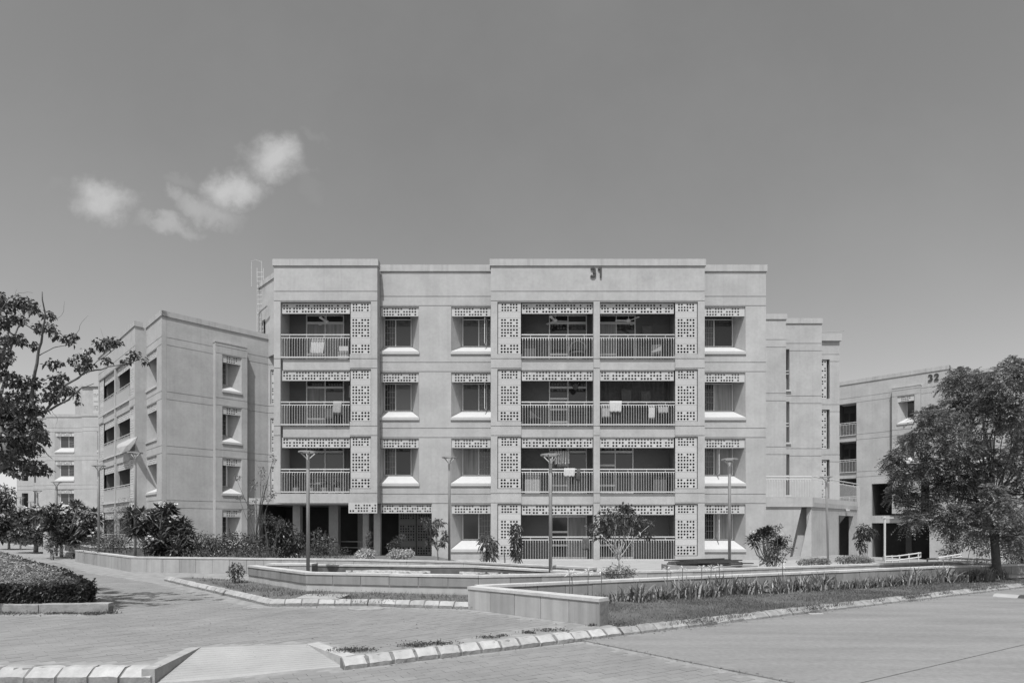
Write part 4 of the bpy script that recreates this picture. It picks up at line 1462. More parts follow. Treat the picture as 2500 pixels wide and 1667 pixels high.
LAMPS = [(752, 1102, 15.6, 'tall grey lamp post standing in the pool, ring head before the low balcony', 0.2, 0),
         (1097, 1115, 19.6, 'lamp post by the windowed wall between sapling and ground-floor window', 0.3, 0),
         (1344, 1109, 14.6, 'lamp post rising before the first paired balcony, beside the pool corner', 0.2, 0),
         (1781, 1120, 18.0, 'lamp post before the right end windows of building 31', 0.3, 0),
         (330, 1104, 21.5, 'lamp post behind the planter wall, below the hanging canvas', 0.3, 0),
         (241, 1136, 24.5, 'lamp post at the left end of the planter wall', 0.3, 0),
         (138, 1176, 31.0, 'lamp post among the flowering frangipani, before windows of building 34', 0.2, 0),
         (91, 1197, 36.5, 'lamp post in the flowering shrubs left of the concrete box', 0.2, 0),
         (50, 1213, 41.0, 'lamp post at the far kerb of the path', 0.2, 0),
         (75, 1224, 50.0, 'farthest small lamp post above the flowering shrubs', 0.2, 0),
         (2022, 1163, 25.5, 'leaning lamp post before the low terrace block', -0.1, 1.3)]
protos = {}
first = True
for (u, v, Y, lab, zb, lean) in LAMPS:
    p = P(u, v, Y)
    h = p.z - zb
    r = lamp_proto(h, 0.045 if Y < 30 else 0.055)
    r.matrix_world = T(p.x, p.y, zb) @ Matrix.Rotation(math.radians(-lean), 4, 'Y') @ RZ(RND.uniform(0, 90))
    tag(r, lab, 'lamp', 'street lamps with ring heads')
# the short two-armed lamp by building 32
p = P(2160, 1260, 27)
sl_ = thing('street_lamp', 'short lamp post with flat arm head before the dark opening of building 32', 'lamp', T(p.x, p.y, -0.5))
MB().tube([(0, 0, 0), (0, 0, 0.85)], 0.085, 10).build('base', POLEM, sl_)
MB().tube([(0, 0, 0.85), (0, 0, p.z + 0.5)], 0.045, 10).build('pole', METAL, sl_)
MB().box(-0.13, 0.38, -0.06, 0.06, p.z + 0.42, p.z + 0.46).build('lamp_head', METAL, sl_)


# ================================================================== HANDRAILS AND SMALL FURNITURE ON THE RIGHT
def ramp_rail(name, label, pts_top, drop, posts, r=0.028, m=METAL):
    root = thing(name, label, 'handrail', T(*pts_top[0]))
    O = Vector(pts_top[0])
    pt = [Vector(p) - O for p in pts_top]
    lo = [p - Vector((0, 0, drop)) for p in pt]
    loop = [pt[0] - Vector((0, 0, 0.06))] + pt + [lo[-1]] + lo[::-1][1:] + [lo[0]]
    MB().tube(pt + lo[::-1] + [pt[0]], r, 8).build('rail', m, root)
    for f in posts:
        n = len(pt) - 1
        i = min(int(f * n), n - 1)
        q = pt[i].lerp(pt[i + 1], f * n - i)
        MB().tube([q + Vector((0, 0, 0.04)), q - Vector((0, 0, drop + 0.45))], r * 0.95, 8).build('post', m, root)
    return root


ramp_rail('ramp_handrail', 'bright looped steel handrail on posts climbing before the dark opening', [P(2160, 1358, 24.5), P(2190, 1357, 24.6), P(2248, 1349, 24.8)], 0.17, (0.02, 0.3, 0.55, 0.75, 0.95), m=WHITE)
ramp_rail('ramp_handrail', 'grey steel handrail in tree shade behind the trunk', [P(2264, 1364, 19.2), P(2330, 1362, 19.3), P(2440, 1367, 19.3)], 0.14, (0.42, 0.75, 0.99), m=POLEM)
ramp_rail('ramp_handrail', 'short bright handrail among shrubs left of the trunk', [P(2290, 1361, 23.5), P(2347, 1352, 23.8)], 0.1, (0.6, 0.95), m=WHITE)
ramp_rail('ramp_handrail', 'bright handrail stub just right of the trunk among shrubs', [P(2422, 1350, 23.5), P(2470, 1354, 23.8)], 0.1, (0.1, 0.9), m=WHITE)
# speed breaker with dark painted blocks
sb = thing('speed_breaker', 'low pale speed breaker with two dark painted patches by the kerb', 'speed breaker', T(11.2, 14.0, RUP) @ RZ(-52))
prof = [(-0.22, 0.0), (-0.1, 0.05), (0.1, 0.05), (0.22, 0.0)]
MB().prism(prof, 0.0, 5.0).build('hump', RAMPM, sb, T(0, 0, 0.014))
for i in range(4):
    MB().prism([(-0.222, 0.004), (-0.1, 0.054), (0.1, 0.054), (0.222, 0.004)], 0.45 + i * 0.95, 0.80 + i * 0.95).build('painted_patch', RODM, sb, T(0, 0, 0.014))
# manhole by the bed
mh = MB()
c = G(897, 1482.5, PZ + 0.012)
mh.poly([(c.x + 0.33 * math.cos(a * math.pi / 12), c.y - 0.1 + 0.22 * math.sin(a * math.pi / 12)) for a in range(24)], PZ - 0.01, PZ + 0.012)
tag(mh.build('manhole_cover', KERB_R), 'round grey manhole cover in the paving against the bed kerb', 'manhole')
# litter: a pale stick by the kerb
o = MB().box(0, 0.28, -0.015, 0.015, 0, 0.02).build('stick', COPING, None, T(*G(1975, 1499, RUP + 0.016)) @ RZ(10))
tag(o, 'short pale stick lying by the kerb on the road', 'stick')
cb = MB().box(0, 1.35, 0, 1.6, 0, 1.65).build('utility_box', PLASTER, None, T(-26.0, 33.5, 0.1) @ RZ(-8))
tag(cb, 'plain concrete box half hidden behind frangipani trunks', 'box')


# ================================================================== BALCONY THINGS
def fan(x, y, z, ang, lab):
    r = thing('ceiling_fan', lab, 'ceiling fan', T(x, y, z) @ RZ(ang), 'balcony ceiling fans')
    MB().tube([(0, 0, 0), (0, 0, 0.35)], 0.014, 6).build('rod', WHITE, r)
    MB().tube([(0, 0, -0.09), (0, 0, -0.05), (0, 0, 0.02), (0, 0, 0.05)], [0.05, 0.1, 0.1, 0.04], 12).build('motor', WHITE, r)
    for k in range(3):
        MB().box(0.09, 0.62, -0.06, 0.06, -0.035, -0.027).build('blade', WHITE, r, RZ(120 * k) @ Matrix.Rotation(0.18, 4, 'X'))


fan(-8.6, 28.0, 11.20, 20, 'white ceiling fan in the top left balcony of building 31')
fan(2.0, 28.0, 11.25, 5, 'white ceiling fan in top balcony left of the central pier')
fan(5.4, 28.0, 11.25, 65, 'white ceiling fan in top balcony right of the central pier')


def cloth(w, h, lab, M, m, cat='laundry', folds=5, drop2=0.25, group=None, amp=0.055):
    """cloth hung over a rail: front and back drop with folds and some thickness"""
    nx, nz = 14, 8
    mb = MB()
    idx = {}
    prof = [(-0.045, -h * (1 - j / nz)) for j in range(nz)] + [(-0.03, 0.02), (0.03, 0.02)] + [(0.05, -drop2 * j / 3) for j in range(1, 4)]
    ph = RND.random() * 6
    for i in range(nx + 1):
        for j, (y, z) in enumerate(prof):
            s = abs(z) / max(h, 0.01)
            x = w * i / nx * (1 - 0.06 * s) + 0.02 * math.sin(3 * z + ph)
            idx[i, j] = len(mb.v)
            mb.v.append((x, y - amp * s * (1 + math.sin(folds * 2 * math.pi * i / nx + ph)) * (1 if y < 0 else -0.4), z + 0.02 * math.sin(i * 1.3 + ph) * s))
    for i in range(nx):
        for j in range(len(prof) - 1):
            mb.f.append((idx[i, j], idx[i + 1, j], idx[i + 1, j + 1], idx[i, j + 1]))
    o = mb.build('hanging_cloth', m, None, M, smooth=True)
    sol = o.modifiers.new('thick', 'SOLIDIFY')
    sol.thickness = 0.006
    return tag(o, lab, cat, group)


YR = 27.445


def rz_(k):
    return B0 + FL * k + 0.06


cloth(0.62, 0.72, 'white towel hanging in the top left balcony', T(-9.15, YR + 0.12, rz_(3) + 0.88), CLOTH_W)
cloth(0.55, 0.5, 'pale cloth over the railing of the dark cluttered balcony, left one', T(4.42, YR, rz_(2) + 1.06), CLOTH_W)
cloth(0.42, 0.62, 'grey cloth beside the left pale cloth on the cluttered balcony', T(4.08, YR + 0.1, rz_(2) + 0.95), CLOTH_G)
cloth(0.28, 0.62, 'narrow white cloth on railing of the cluttered balcony', T(6.2, YR + 0.08, rz_(2) + 0.9), CLOTH_W)
cloth(0.45, 0.42, 'pale crumpled shirt at the right end of the cluttered balcony', T(6.62, YR + 0.08, rz_(2) + 0.95), CLOTH_G)
cloth(0.5, 0.36, 'white printed shirt over first-floor railing behind the lamp head', T(2.35, YR, rz_(1) + 1.06), CLOTH_W)
cloth(0.16, 0.5, 'narrow dark patterned cloth beside the white shirt on the railing', T(2.92, YR, rz_(1) + 1.04), CLOTH_D)
cloth(0.75, 0.62, 'striped towel on a line inside the first-floor balcony', T(1.95, 27.95, rz_(1) + 1.92), STRIPE, amp=0.06)
cloth(0.35, 1.1, 'dark garment on the line below the striped towel', T(1.75, 28.05, rz_(1) + 1.85), CLOTH_D)
cloth(0.5, 0.75, 'dark hanging cloth at back of the cluttered balcony', T(5.1, 28.2, rz_(2) + 1.8), CLOTH_D)
cloth(0.45, 0.7, 'second dark cloth at back of the cluttered balcony', T(6.0, 28.2, rz_(2) + 1.7), CLOTH_D)
# cluttered balcony: dark curtain across the rear wall
cu_o = MB()
for i in range(30):
    x = 4.05 + i * 0.108
    cu_o.quad((x, 28.55 - 0.03 * (i % 2), rz_(2)), (x + 0.108, 28.55 - 0.03 * ((i + 1) % 2), rz_(2)), (x + 0.108, 28.55 - 0.03 * ((i + 1) % 2), rz_(2) + 2.3), (x, 28.55 - 0.03 * (i % 2), rz_(2) + 2.3))
tag(cu_o.build('curtain', CLOTH_D), 'dark curtain drawn across the back of the cluttered balcony', 'curtain')
# chair, boxes and notice
ch = thing('wicker_chair', 'dark round-backed chair in the top balcony left of the central pier', 'chair', T(3.05, 27.95, B0 + FL * 3))
MB().tube([(0.38 * math.cos(a), 0.05, 0.55 + 0.42 * math.sin(a)) for a in [math.pi * (i / 10) for i in range(11)]], 0.04, 6).build('backrest', CLOTH_D, ch)
MB().tube([(0, 0, 0.36), (0, 0, 0.42)], 0.36, 14).build('seat', CLOTH_D, ch)
MB().tube([(0, 0, 0.0), (0, 0, 0.36)], [0.3, 0.2], 10).build('base', CLOTH_D, ch)
bx = thing('storage_box', 'stack of wrapped cartons in the corner of the top left balcony', 'carton', T(-7.75, 27.75, B0 + FL * 3))
MB().box(-0.25, 0.2, 0, 0.4, 0, 0.42).build('carton', CLOTH_G, bx)
MB().box(-0.2, 0.22, 0.02, 0.38, 0.422, 0.68).build('carton', CLOTH_W, bx)
tag(MB().box(-7.72, -7.50, 28.60, 28.64, B0 + FL * 2 + 1.55, B0 + FL * 2 + 2.1).build('wall_calendar', CLOTH_W), 'white calendar with dark motif on the second-floor left balcony wall', 'calendar')
dish = thing('pedestal_fan', 'wall fan with round cage in the balcony left of the cluttered one', 'fan', T(2.95, 28.1, B0 + FL * 2 + 1.95))
MB().tube([(0, -0.06, 0), (0, 0.0, 0)], [0.12, 0.14], 16).build('cage', CLOTH_D, dish)
MB().tube([(0.05, 0.02, 0.0), (0.2, 0.35, 0.25)], 0.02, 6).build('bracket', LAMPM, dish)


def leaf_verts(C, D, Lr, Wr, droop=0.0, up=None, rng=NP):
    """kite-shaped folded leaves: 4 vertices each (base, side, tip, side)"""
    n = len(C)
    D = D / (np.linalg.norm(D, axis=1, keepdims=True) + 1e-9)
    if up is None:
        U = rng.normal(size=(n, 3))
        U[:, 2] = np.abs(U[:, 2]) + 0.6
    else:
        U = up
    Sd = np.cross(D, U)
    Sd /= (np.linalg.norm(Sd, axis=1, keepdims=True) + 1e-9)
    Nn = np.cross(Sd, D)
    Lr, Wr = Lr[:, None], Wr[:, None]
    base_ = C
    tip = C + D * Lr - np.array([0, 0, 1.0]) * droop * Lr
    midp = C + D * Lr * 0.5 + Nn * Wr * 0.18 - np.array([0, 0, 1.0]) * droop * 0.25 * Lr
    V = np.stack([base_, midp + Sd * Wr * 0.5, tip, midp - Sd * Wr * 0.5], axis=1)
    return V.reshape(-1, 3)


LEAF_F = [(0, 1, 2), (0, 2, 3)]


def cluster_points(clusters, dens_, shell=0.45, rng=NP):
    """random points within ellipsoids (center, (rx, ry, rz)); dens_ leaves per unit radius squared"""
    out, outd = [], []
    for c, r in clusters:
        r = np.array(r, float)
        n = max(6, int(dens_ * (r[0] * r[2] + r[1] * r[2] + r[0] * r[1]) / 3 * 4))
        d = rng.normal(size=(n, 3))
        d /= np.linalg.norm(d, axis=1, keepdims=True)
        rad = shell + (1 - shell) * rng.random((n, 1)) ** 0.6
        rad *= 0.86 + 0.28 * rng.random((n, 1))
        out.append(np.array(c)[None] + d * rad * r[None])
        outd.append(d)
    return np.concatenate(out), np.concatenate(outd)


def leaves(name, parent, clusters, dens_, L, W, m, droop=0.3, shell=0.3, M=I4, outward=0.8):
    C, D = cluster_points(clusters, dens_, shell)
    n = len(C)
    D = D * outward + NP.normal(size=(n, 3)) * 0.7
    V = leaf_verts(C, D, NP.uniform(0.7, 1.2, n) * L, NP.uniform(0.7, 1.2, n) * W, droop)
    return put(name, np_mesh(name, V, LEAF_F, 4, m), parent, M)


def limb(name, parent, pts, r0, r1, m=BARK, n=7, wob=0.0, M=I4):
    pts = [Vector(p) for p in pts]
    full = []
    for i in range(len(pts) - 1):
        for k in range(3):
            f = k / 3
            q = pts[i].lerp(pts[i + 1], f)
            if wob and (i or k):
                q += Vector((RND.uniform(-wob, wob), RND.uniform(-wob, wob), RND.uniform(-wob, wob)))
            full.append(q)
    full.append(pts[-1])
    rs = [r0 + (r1 - r0) * i / (len(full) - 1) for i in range(len(full))]
    return MB().tube(full, rs, n).build(name, m, parent, M, smooth=True)


def bush(name, lab, cat, base_, clusters, dens_, L, W, m, stems=4, group=None, droop=0.3, bark=BARK, shell=0.25, stem_r=0.018, trunk=0.0):
    """clusters given relative to the base point"""
    r = thing(name, lab, cat, T(*base_), group)
    if trunk:
        limb('trunk', r, [(0, 0, -0.05), (0.02, 0, trunk * 0.5), (0, 0, trunk * 1.05)], stem_r * 1.6, stem_r * 1.1, bark, 7)
    for i in range(stems):
        c, rr = clusters[i % len(clusters)]
        e = Vector(c) + Vector((RND.uniform(-.3, .3) * rr[0], RND.uniform(-.3, .3) * rr[1], RND.uniform(-.2, .5) * rr[2]))
        s = Vector((RND.uniform(-.08, .08), RND.uniform(-.08, .08), -0.05)) if not trunk else Vector((0, 0, trunk * RND.uniform(0.75, 1.05)))
        limb('stem', r, [s, s.lerp(e, 0.5) + Vector((RND.uniform(-.08, .08), 0, 0.05)), e], stem_r, stem_r * 0.35, bark, 5)
    leaves('foliage', r, clusters, dens_ * 1.5, L, W, m, droop, shell)
    return r


def px_cluster(base_, u, v, Y, rpx, ry=None, flat=1.0):
    """ellipsoid seen at pixel (u, v) with radius rpx pixels at distance Y, relative to base point"""
    p = P(u, v, Y) - Vector(base_)
    r = rpx / FPX * Y
    return (tuple(p), (r, r if ry is None else ry, r * flat))


# ------------------------------------------------------------------ left foreground tree
TY = 10.5
tb = P(-170, 1440, TY)
tb.z = 0.2
LT = thing('broadleaf_tree', 'sparse tree with rounded leaves reaching in from the left edge', 'tree', T(*tb))


def LP(u, v, dy=0.0):
    return P(u, v, TY + dy) - tb


limb('trunk', LT, [(0, 0, -0.1), LP(-120, 1320), LP(-55, 1205), LP(18, 1117), LP(54, 1061), LP(74, 1016)], 0.08, 0.045, BARK, 10)
LIMBS = [
    ([LP(74, 1016), LP(80, 970, .2), LP(83, 927, .3), LP(92, 870, .3), LP(104, 820, .2), LP(109, 769, .1), LP(103, 712, 0)], 0.07, 0.014),
    ([LP(74, 1016), LP(125, 1000, -.3), LP(167, 975, -.5), LP(197, 951, -.6), LP(229, 936, -.7)], 0.05, 0.008),
    ([LP(110, 1004, -.2), LP(161, 939, -.3), LP(203, 912, -.2), LP(247, 900, -.1), LP(301, 888, .1), LP(363, 873, .3)], 0.042, 0.008),
    ([LP(203, 912, -.2), LP(235, 882, .2), LP(268, 863, .5), LP(295, 832, .7)], 0.022, 0.006),
    ([LP(18, 1117), LP(-10, 1010, .6), LP(10, 930, 1.0), LP(25, 850, 1.2), LP(45, 800, 1.3), LP(62, 760, 1.3)], 0.07, 0.012),
    ([LP(-10, 1010, .6), LP(-40, 900, -.4), LP(-20, 800, -.8), LP(20, 730, -1.0)], 0.05, 0.01),
    ([LP(92, 870, .3), LP(130, 850, .5), LP(165, 840, .6), LP(185, 825, .7)], 0.018, 0.005),
    ([LP(104, 820, .2), LP(60, 790, -.3), LP(30, 768, -.5), LP(5, 755, -.6)], 0.02, 0.006),
    ([LP(185, 825, .7), LP(195, 795, .7), LP(215, 770, .8)], 0.008, 0.003),
    ([LP(45, 800, 1.3), LP(75, 770, 1.4), LP(100, 745, 1.4)], 0.012, 0.004),
    ([LP(109, 769, .1), LP(130, 780, .2), LP(150, 772, .3), LP(158, 735, .3)], 0.008, 0.003),
    ([LP(268, 863, .5), LP(255, 830, .4), LP(245, 800, .4)], 0.006, 0.002),
    ([LP(30, 768, -.5), LP(35, 730, -.4), LP(42, 705, -.4)], 0.007, 0.002),
    ([LP(20, 730, -1.0), LP(45, 715, -1.0), LP(80, 715, -1.0)], 0.008, 0.003),
    ([LP(54, 1061), LP(100, 1090, -.4), LP(128, 1120, -.6)], 0.03, 0.008),
    ([LP(18, 1117), LP(60, 1140, .5), LP(110, 1140, .7)], 0.03, 0.008),
    ([LP(125, 1000, -.3), LP(140, 1020, -.4), LP(136, 1046, -.4)], 0.006, 0.002),
]
for pts, a, b in LIMBS:
    limb('branch', LT, pts, a * 0.52, b * 0.55, BARK, 6, wob=0.014)
CL = []
for (zx, zy, rr, fl) in ((15, 240, 30, .8), (60, 330, 80, .7), (200, 300, 95, .6), (250, 350, 60, .6), (40, 450, 80, .7), (150, 430, 70, .6), (30, 610, 70, .7), (120, 590, 70, .7), (170, 620, 50, .7), (320, 500, 50, .9),
                         (400, 400, 45, .8), (400, 500, 60, .7), (460, 560, 50, .9), (560, 600, 55, .7), (610, 570, 40, .5), (840, 640, 70, .7), (930, 620, 65, .6), (1100, 730, 55, .8), (1185, 780, 30, 1.0), (1040, 775, 40, .5),
                         (690, 750, 60, .6), (660, 830, 60, .6), (720, 800, 50, .8), (870, 770, 40, .7), (590, 770, 40, .5), (280, 650, 40, 1.0), (420, 800, 60, .6), (480, 790, 40, .5), (460, 925, 60, .6), (520, 900, 45, .6),
                         (100, 900, 60, .8), (170, 950, 90, .7), (80, 960, 60, .6), (300, 950, 60, .8), (220, 1060, 110, .6), (460, 1010, 90, .8), (560, 1010, 60, .7), (610, 1040, 40, .7), (430, 1080, 70, .6), (60, 1080, 80, .8),
                         (150, 1160, 100, .6), (30, 1200, 60, .9), (250, 1180, 70, .7), (40, 1300, 90, .9), (140, 1290, 80, .7), (250, 1300, 70, .7), (40, 1450, 90, .9), (160, 1420, 90, .7), (300, 1370, 80, .7), (370, 1430, 50, .7),
                         (240, 1500, 90, .6), (100, 1530, 90, .7), (640, 1110, 30, .5), (720, 690, 40, .5), (15, 780, 60, .8), (60, 700, 50, .6), (10, 870, 50, .8)):
    u, v = zx * 0.298, 650 + zy * 0.298
    CL.append(px_cluster(tb, u, v, TY + RND.uniform(-0.9, 1.0), rr * 0.298 * 0.95, ry=None, flat=fl))
for (zx, zy, rr, fl) in ((60, 470, 90, .5), (200, 430, 80, .5), (300, 450, 70, .5), (370, 500, 50, .6), (120, 520, 60, .4), (250, 500, 70, .4), (30, 380, 80, .7)):
    CL.append(px_cluster(tb, zx * 0.298, 1000 + zy * 0.298, TY + RND.uniform(-0.8, 1.0), rr * 0.298, flat=fl))
for (u_, v_, r_) in ((30, 1010, 30), (75, 1030, 26), (20, 1070, 30), (60, 1085, 26), (95, 1060, 22), (10, 1120, 24), (45, 1040, 24), (90, 1000, 22)):
    CL.append(px_cluster(tb, u_, v_, TY - RND.uniform(0.2, 1.0), r_, flat=.7))
for i in range(26):
    CL.append(px_cluster(tb, RND.uniform(-260, -5), RND.uniform(720, 1150), TY + RND.uniform(-1.6, 1.6), RND.uniform(20, 42), flat=.7))
leaves('crown', LT, CL, 1500, 0.062, 0.058, LEAF_T, droop=0.5, shell=0.1, outward=0.6)

# ------------------------------------------------------------------ right feathery tree
RTY = 17.2
rtb = Vector((13.85, RTY, 0.12))
RT = thing('feathery_tree', 'dense tree with fine feathery leaves standing by the road kerb', 'tree', T(*rtb))


def RP(u, v, dy=0.0):
    return P(u, v, RTY + dy) - rtb


limb('trunk', RT, [(0.0, 0, -0.15), RP(2433, 1380), RP(2428, 1320), RP(2428, 1270), RP(2425, 1200)], 0.118, 0.085, BARK_D, 12)
RC_ = [(2330, 955, 40), (2335, 925, 22), (2384, 960, 44), (2390, 925, 22), (2455, 925, 50), (2470, 893, 22), (2300, 1000, 40), (2247, 1050, 38), (2252, 1015, 18), (2195, 1075, 24), (2160, 1110, 16), (2150, 1128, 14),
       (2205, 1160, 34), (2190, 1205, 32), (2196, 1236, 24), (2258, 1130, 52), (2320, 1075, 60), (2400, 1030, 64), (2475, 1010, 60), (2255, 1205, 50), (2330, 1170, 64), (2405, 1130, 72), (2480, 1110, 70), (2212, 1268, 13),
       (2242, 1268, 14), (2300, 1255, 34), (2345, 1262, 40), (2390, 1235, 48), (2440, 1240, 55), (2500, 1230, 60), (2310, 1290, 20), (2480, 1270, 40), (2540, 1150, 80), (2560, 1050, 70), (2550, 960, 45), (2600, 1200, 70), (2350, 1010, 40), (2430, 970, 40), (2480, 1305, 30), (2385, 1290, 22), (2530, 1310, 35), (2445, 1300, 18)]
clusR = []
fork = RP(2426, 1240)
for i, (u, v, r_) in enumerate(RC_):
    u = 2430 + (u - 2430) * 0.91
    dy = RND.uniform(-1.5, 1.5) * (1 if r_ > 30 else 0.4)
    c = RP(u, v, dy)
    clusR.append((c, r_ * 0.72 / FPX * RTY))
    for e_ in range(3 if r_ > 24 else 1):
        dd = Vector((RND.gauss(0, 1), RND.gauss(0, 1), RND.gauss(0, 0.8) + 0.3)).normalized()
        clusR.append((c + dd * (r_ * RND.uniform(0.75, 1.15) / FPX * RTY), 0.15))
    mid_ = fork.lerp(c, 0.5) + Vector((RND.uniform(-.15, .15), RND.uniform(-.15, .15), 0.18))
    limb('branch', RT, [fork + Vector((0, 0, RND.uniform(-.1, .35))), mid_, c], 0.03 if r_ > 30 else 0.015, 0.005, BARK_D, 6, wob=0.02)
# pinnate sprays: leaflets in two rows along each arching leaf stalk
VV = []
for c, r in clusR:
    ns = int(26 + 560 * r * r)
    d = NP.normal(size=(ns, 3))
    d /= np.linalg.norm(d, axis=1, keepdims=True)
    start = np.array(c)[None] + d * (r * (0.15 + 0.7 * NP.random((ns, 1)) ** 0.7))
    direc = d * 0.7 + NP.normal(size=(ns, 3)) * 0.45
    direc[:, 2] += 0.15
    direc /= np.linalg.norm(direc, axis=1, keepdims=True)
    Ls = NP.uniform(0.18, 0.34, ns)
    side = np.cross(direc, np.array([0, 0, 1.0])[None] + NP.normal(size=(ns, 3)) * 0.2)
    side /= np.linalg.norm(side, axis=1, keepdims=True) + 1e-9
    for k in range(6):
        f = 0.2 + 0.8 * k / 5
        base_ = start + direc * (Ls * f)[:, None] - np.array([0, 0, 1.0]) * (0.5 * Ls * f * f)[:, None]
        for sg in (-1, 1):
            D_ = side * sg * 0.85 + direc * 0.6 - np.array([0, 0, 0.25])
            VV.append(leaf_verts(base_, D_, np.full(ns, 0.095) * (1.1 - 0.4 * f), np.full(ns, 0.030), 0.15))
VV = np.concatenate(VV)
put('crown', np_mesh('crown', VV, LEAF_F, 4, LEAF_N), RT)


# ------------------------------------------------------------------ frangipani
def frangipani(name, lab, base_, tips, leafL=0.26, flowers=0.5, trunk_h=0.35, m=LEAF_D, group='frangipani in the planted beds', r0=0.06):
    """tips: points relative to the base where rosettes of long leaves sit"""
    r = thing(name, lab, 'tree', T(*base_), group)
    top = Vector((RND.uniform(-.05, .05), 0, trunk_h))
    limb('trunk', r, [(0, 0, -0.1), top], r0, r0 * 0.8, BARK_L, 8)
    VL = []
    FLW = []
    for t in tips:
        t = Vector(t)
        k = top.lerp(t, 0.5) + Vector((RND.uniform(-.12, .12), RND.uniform(-.12, .12), -0.1 * (t - top).length))
        limb('branch', r, [top, k, t], r0 * 0.55, r0 * 0.3, BARK_L, 6)
        n = 24
        a = np.arange(n) * 2.4 + RND.random() * 6
        el = np.linspace(-0.7, 1.15, n) + NP.uniform(-.15, .15, n)
        D = np.stack([np.cos(a) * np.cos(el), np.sin(a) * np.cos(el), np.sin(el)], 1)
        C = np.array(t)[None] + D * 0.03
        up = np.tile(np.array([[0, 0, 1.0]]), (n, 1)) + NP.normal(size=(n, 3)) * 0.1
        Ls = leafL * NP.uniform(0.75, 1.1, n)
        # long strap-like blades: two kites end to end give a rounded, slightly arching leaf
        V = leaf_verts(C, D, Ls, Ls * 0.33, 0.12, up)
        VL.append(V)
        if RND.random() < flowers:
            nf = 14
            fd = NP.normal(size=(nf, 3))
            fd[:, 2] = np.abs(fd[:, 2])
            cc = np.array(t)[None] + np.array([0, 0, 0.17]) + NP.normal(size=(nf, 3)) * 0.06
            for q in range(5):
                ang = q * 1.256
                pd = fd * 0.6 + np.stack([np.full(nf, math.cos(ang)), np.full(nf, math.sin(ang)), np.full(nf, 0.2)], 1)
                FLW.append(leaf_verts(cc, pd, np.full(nf, 0.25 * leafL), np.full(nf, 0.17 * leafL), 0.0))
    put('foliage', np_mesh('foliage', np.concatenate(VL), LEAF_F, 4, m), r)
    if FLW:
        put('flowers', np_mesh('flowers', np.concatenate(FLW), LEAF_F, 4, PETAL), r)
    return r


def tips_px(base_, ells, n, Y, dy=0.8):
    out = []
    b = Vector(base_)
    for (u, v, ru, rv) in ells:
        for i in range(n):
            a, q = RND.uniform(0, 6.28), math.sqrt(RND.random())
            out.append(P(u + ru * q * math.cos(a), v + rv * q * math.sin(a), Y + RND.uniform(-dy, dy)) - b)
    return out


def gp(u, Y, z):
    return Vector(((u - 1250) / FPX * Y, Y, z))


b_ = gp(385, 22.0, 0.34)
frangipani('frangipani_tree', 'dark frangipani with forked pale trunk beside the lamp post, before the angled block', b_, tips_px(b_, [(335, 1268, 22, 25), (395, 1262, 30, 28), (412, 1278, 20, 34), (360, 1290, 30, 15), (330, 1285, 15, 20), (400, 1250, 25, 12)], 8, 22.0), 0.34, 0.35, 0.7)
b_ = gp(428, 21.6, 0.34)
frangipani('frangipani_tree', 'low dark frangipani right of the forked one, against the wall', b_, tips_px(b_, [(420, 1322, 35, 28), (450, 1295, 18, 22), (405, 1345, 32, 14), (385, 1330, 20, 18)], 10, 21.6, 0.6), 0.34, 0.05, 0.3)
b_ = gp(150, 30, 0.3)
frangipani('frangipani_tree', 'large frangipani full of white flowers behind the path kerb', b_, tips_px(b_, [(130, 1262, 35, 25), (185, 1250, 40, 22), (215, 1275, 30, 30), (150, 1295, 50, 22), (190, 1300, 40, 20), (160, 1318, 50, 12), (215, 1310, 30, 18), (110, 1285, 25, 25)], 9, 30, 1.2), 0.40, 0.5, 0.6, r0=0.08)
b_ = gp(85, 36, 0.3)
frangipani('frangipani_tree', 'frangipani with white flowers round the two thin lamp posts', b_, tips_px(b_, [(75, 1255, 30, 18), (100, 1270, 22, 25), (85, 1300, 30, 22), (60, 1275, 22, 22), (60, 1305, 30, 18), (100, 1318, 25, 10)], 9, 36, 1.2), 0.44, 0.5, 0.5, r0=0.08)
b_ = gp(22, 42, 0.3)
frangipani('frangipani_tree', 'flowering frangipani at the far left edge of the bed', b_, tips_px(b_, [(15, 1275, 28, 20), (35, 1290, 28, 20), (15, 1305, 28, 14), (40, 1312, 22, 10), (-5, 1290, 20, 25)], 10, 42, 1.2), 0.48, 0.5, 0.4, r0=0.08)
b_ = gp(1872, 19.5, 0.3)
frangipani('frangipani_tree', 'small frangipani right of the end windows of building 31', b_, tips_px(b_, [(1855, 1318, 22, 18), (1875, 1305, 15, 10), (1900, 1325, 12, 14)], 7, 19.5, 0.4), 0.24, 0.1, 0.2, r0=0.04)

# ------------------------------------------------------------------ shrubs and saplings
SH = 'shrubs in the planted beds'


def shrub_px(name, lab, u0, Y, z, ells, dens_, L, W, m, stems=5, cat='shrub', droop=0.25, bark=BARK, ry=None, shell=0.2, group=SH, stem_r=0.015, trunk=0.0):
    b = gp(u0, Y, z)
    cl = []
    for (u, v, ru, rv) in ells:
        rx, rz = ru / FPX * Y, rv / FPX * Y
        p = P(u, v, Y + RND.uniform(-.2, .2)) - b
        cl.append((tuple(p), (rx, ry or max(rx * 0.8, 0.2), rz)))
    return bush(name, lab, cat, b, cl, dens_, L, W, m, stems, group, droop, bark, shell, stem_r, trunk)


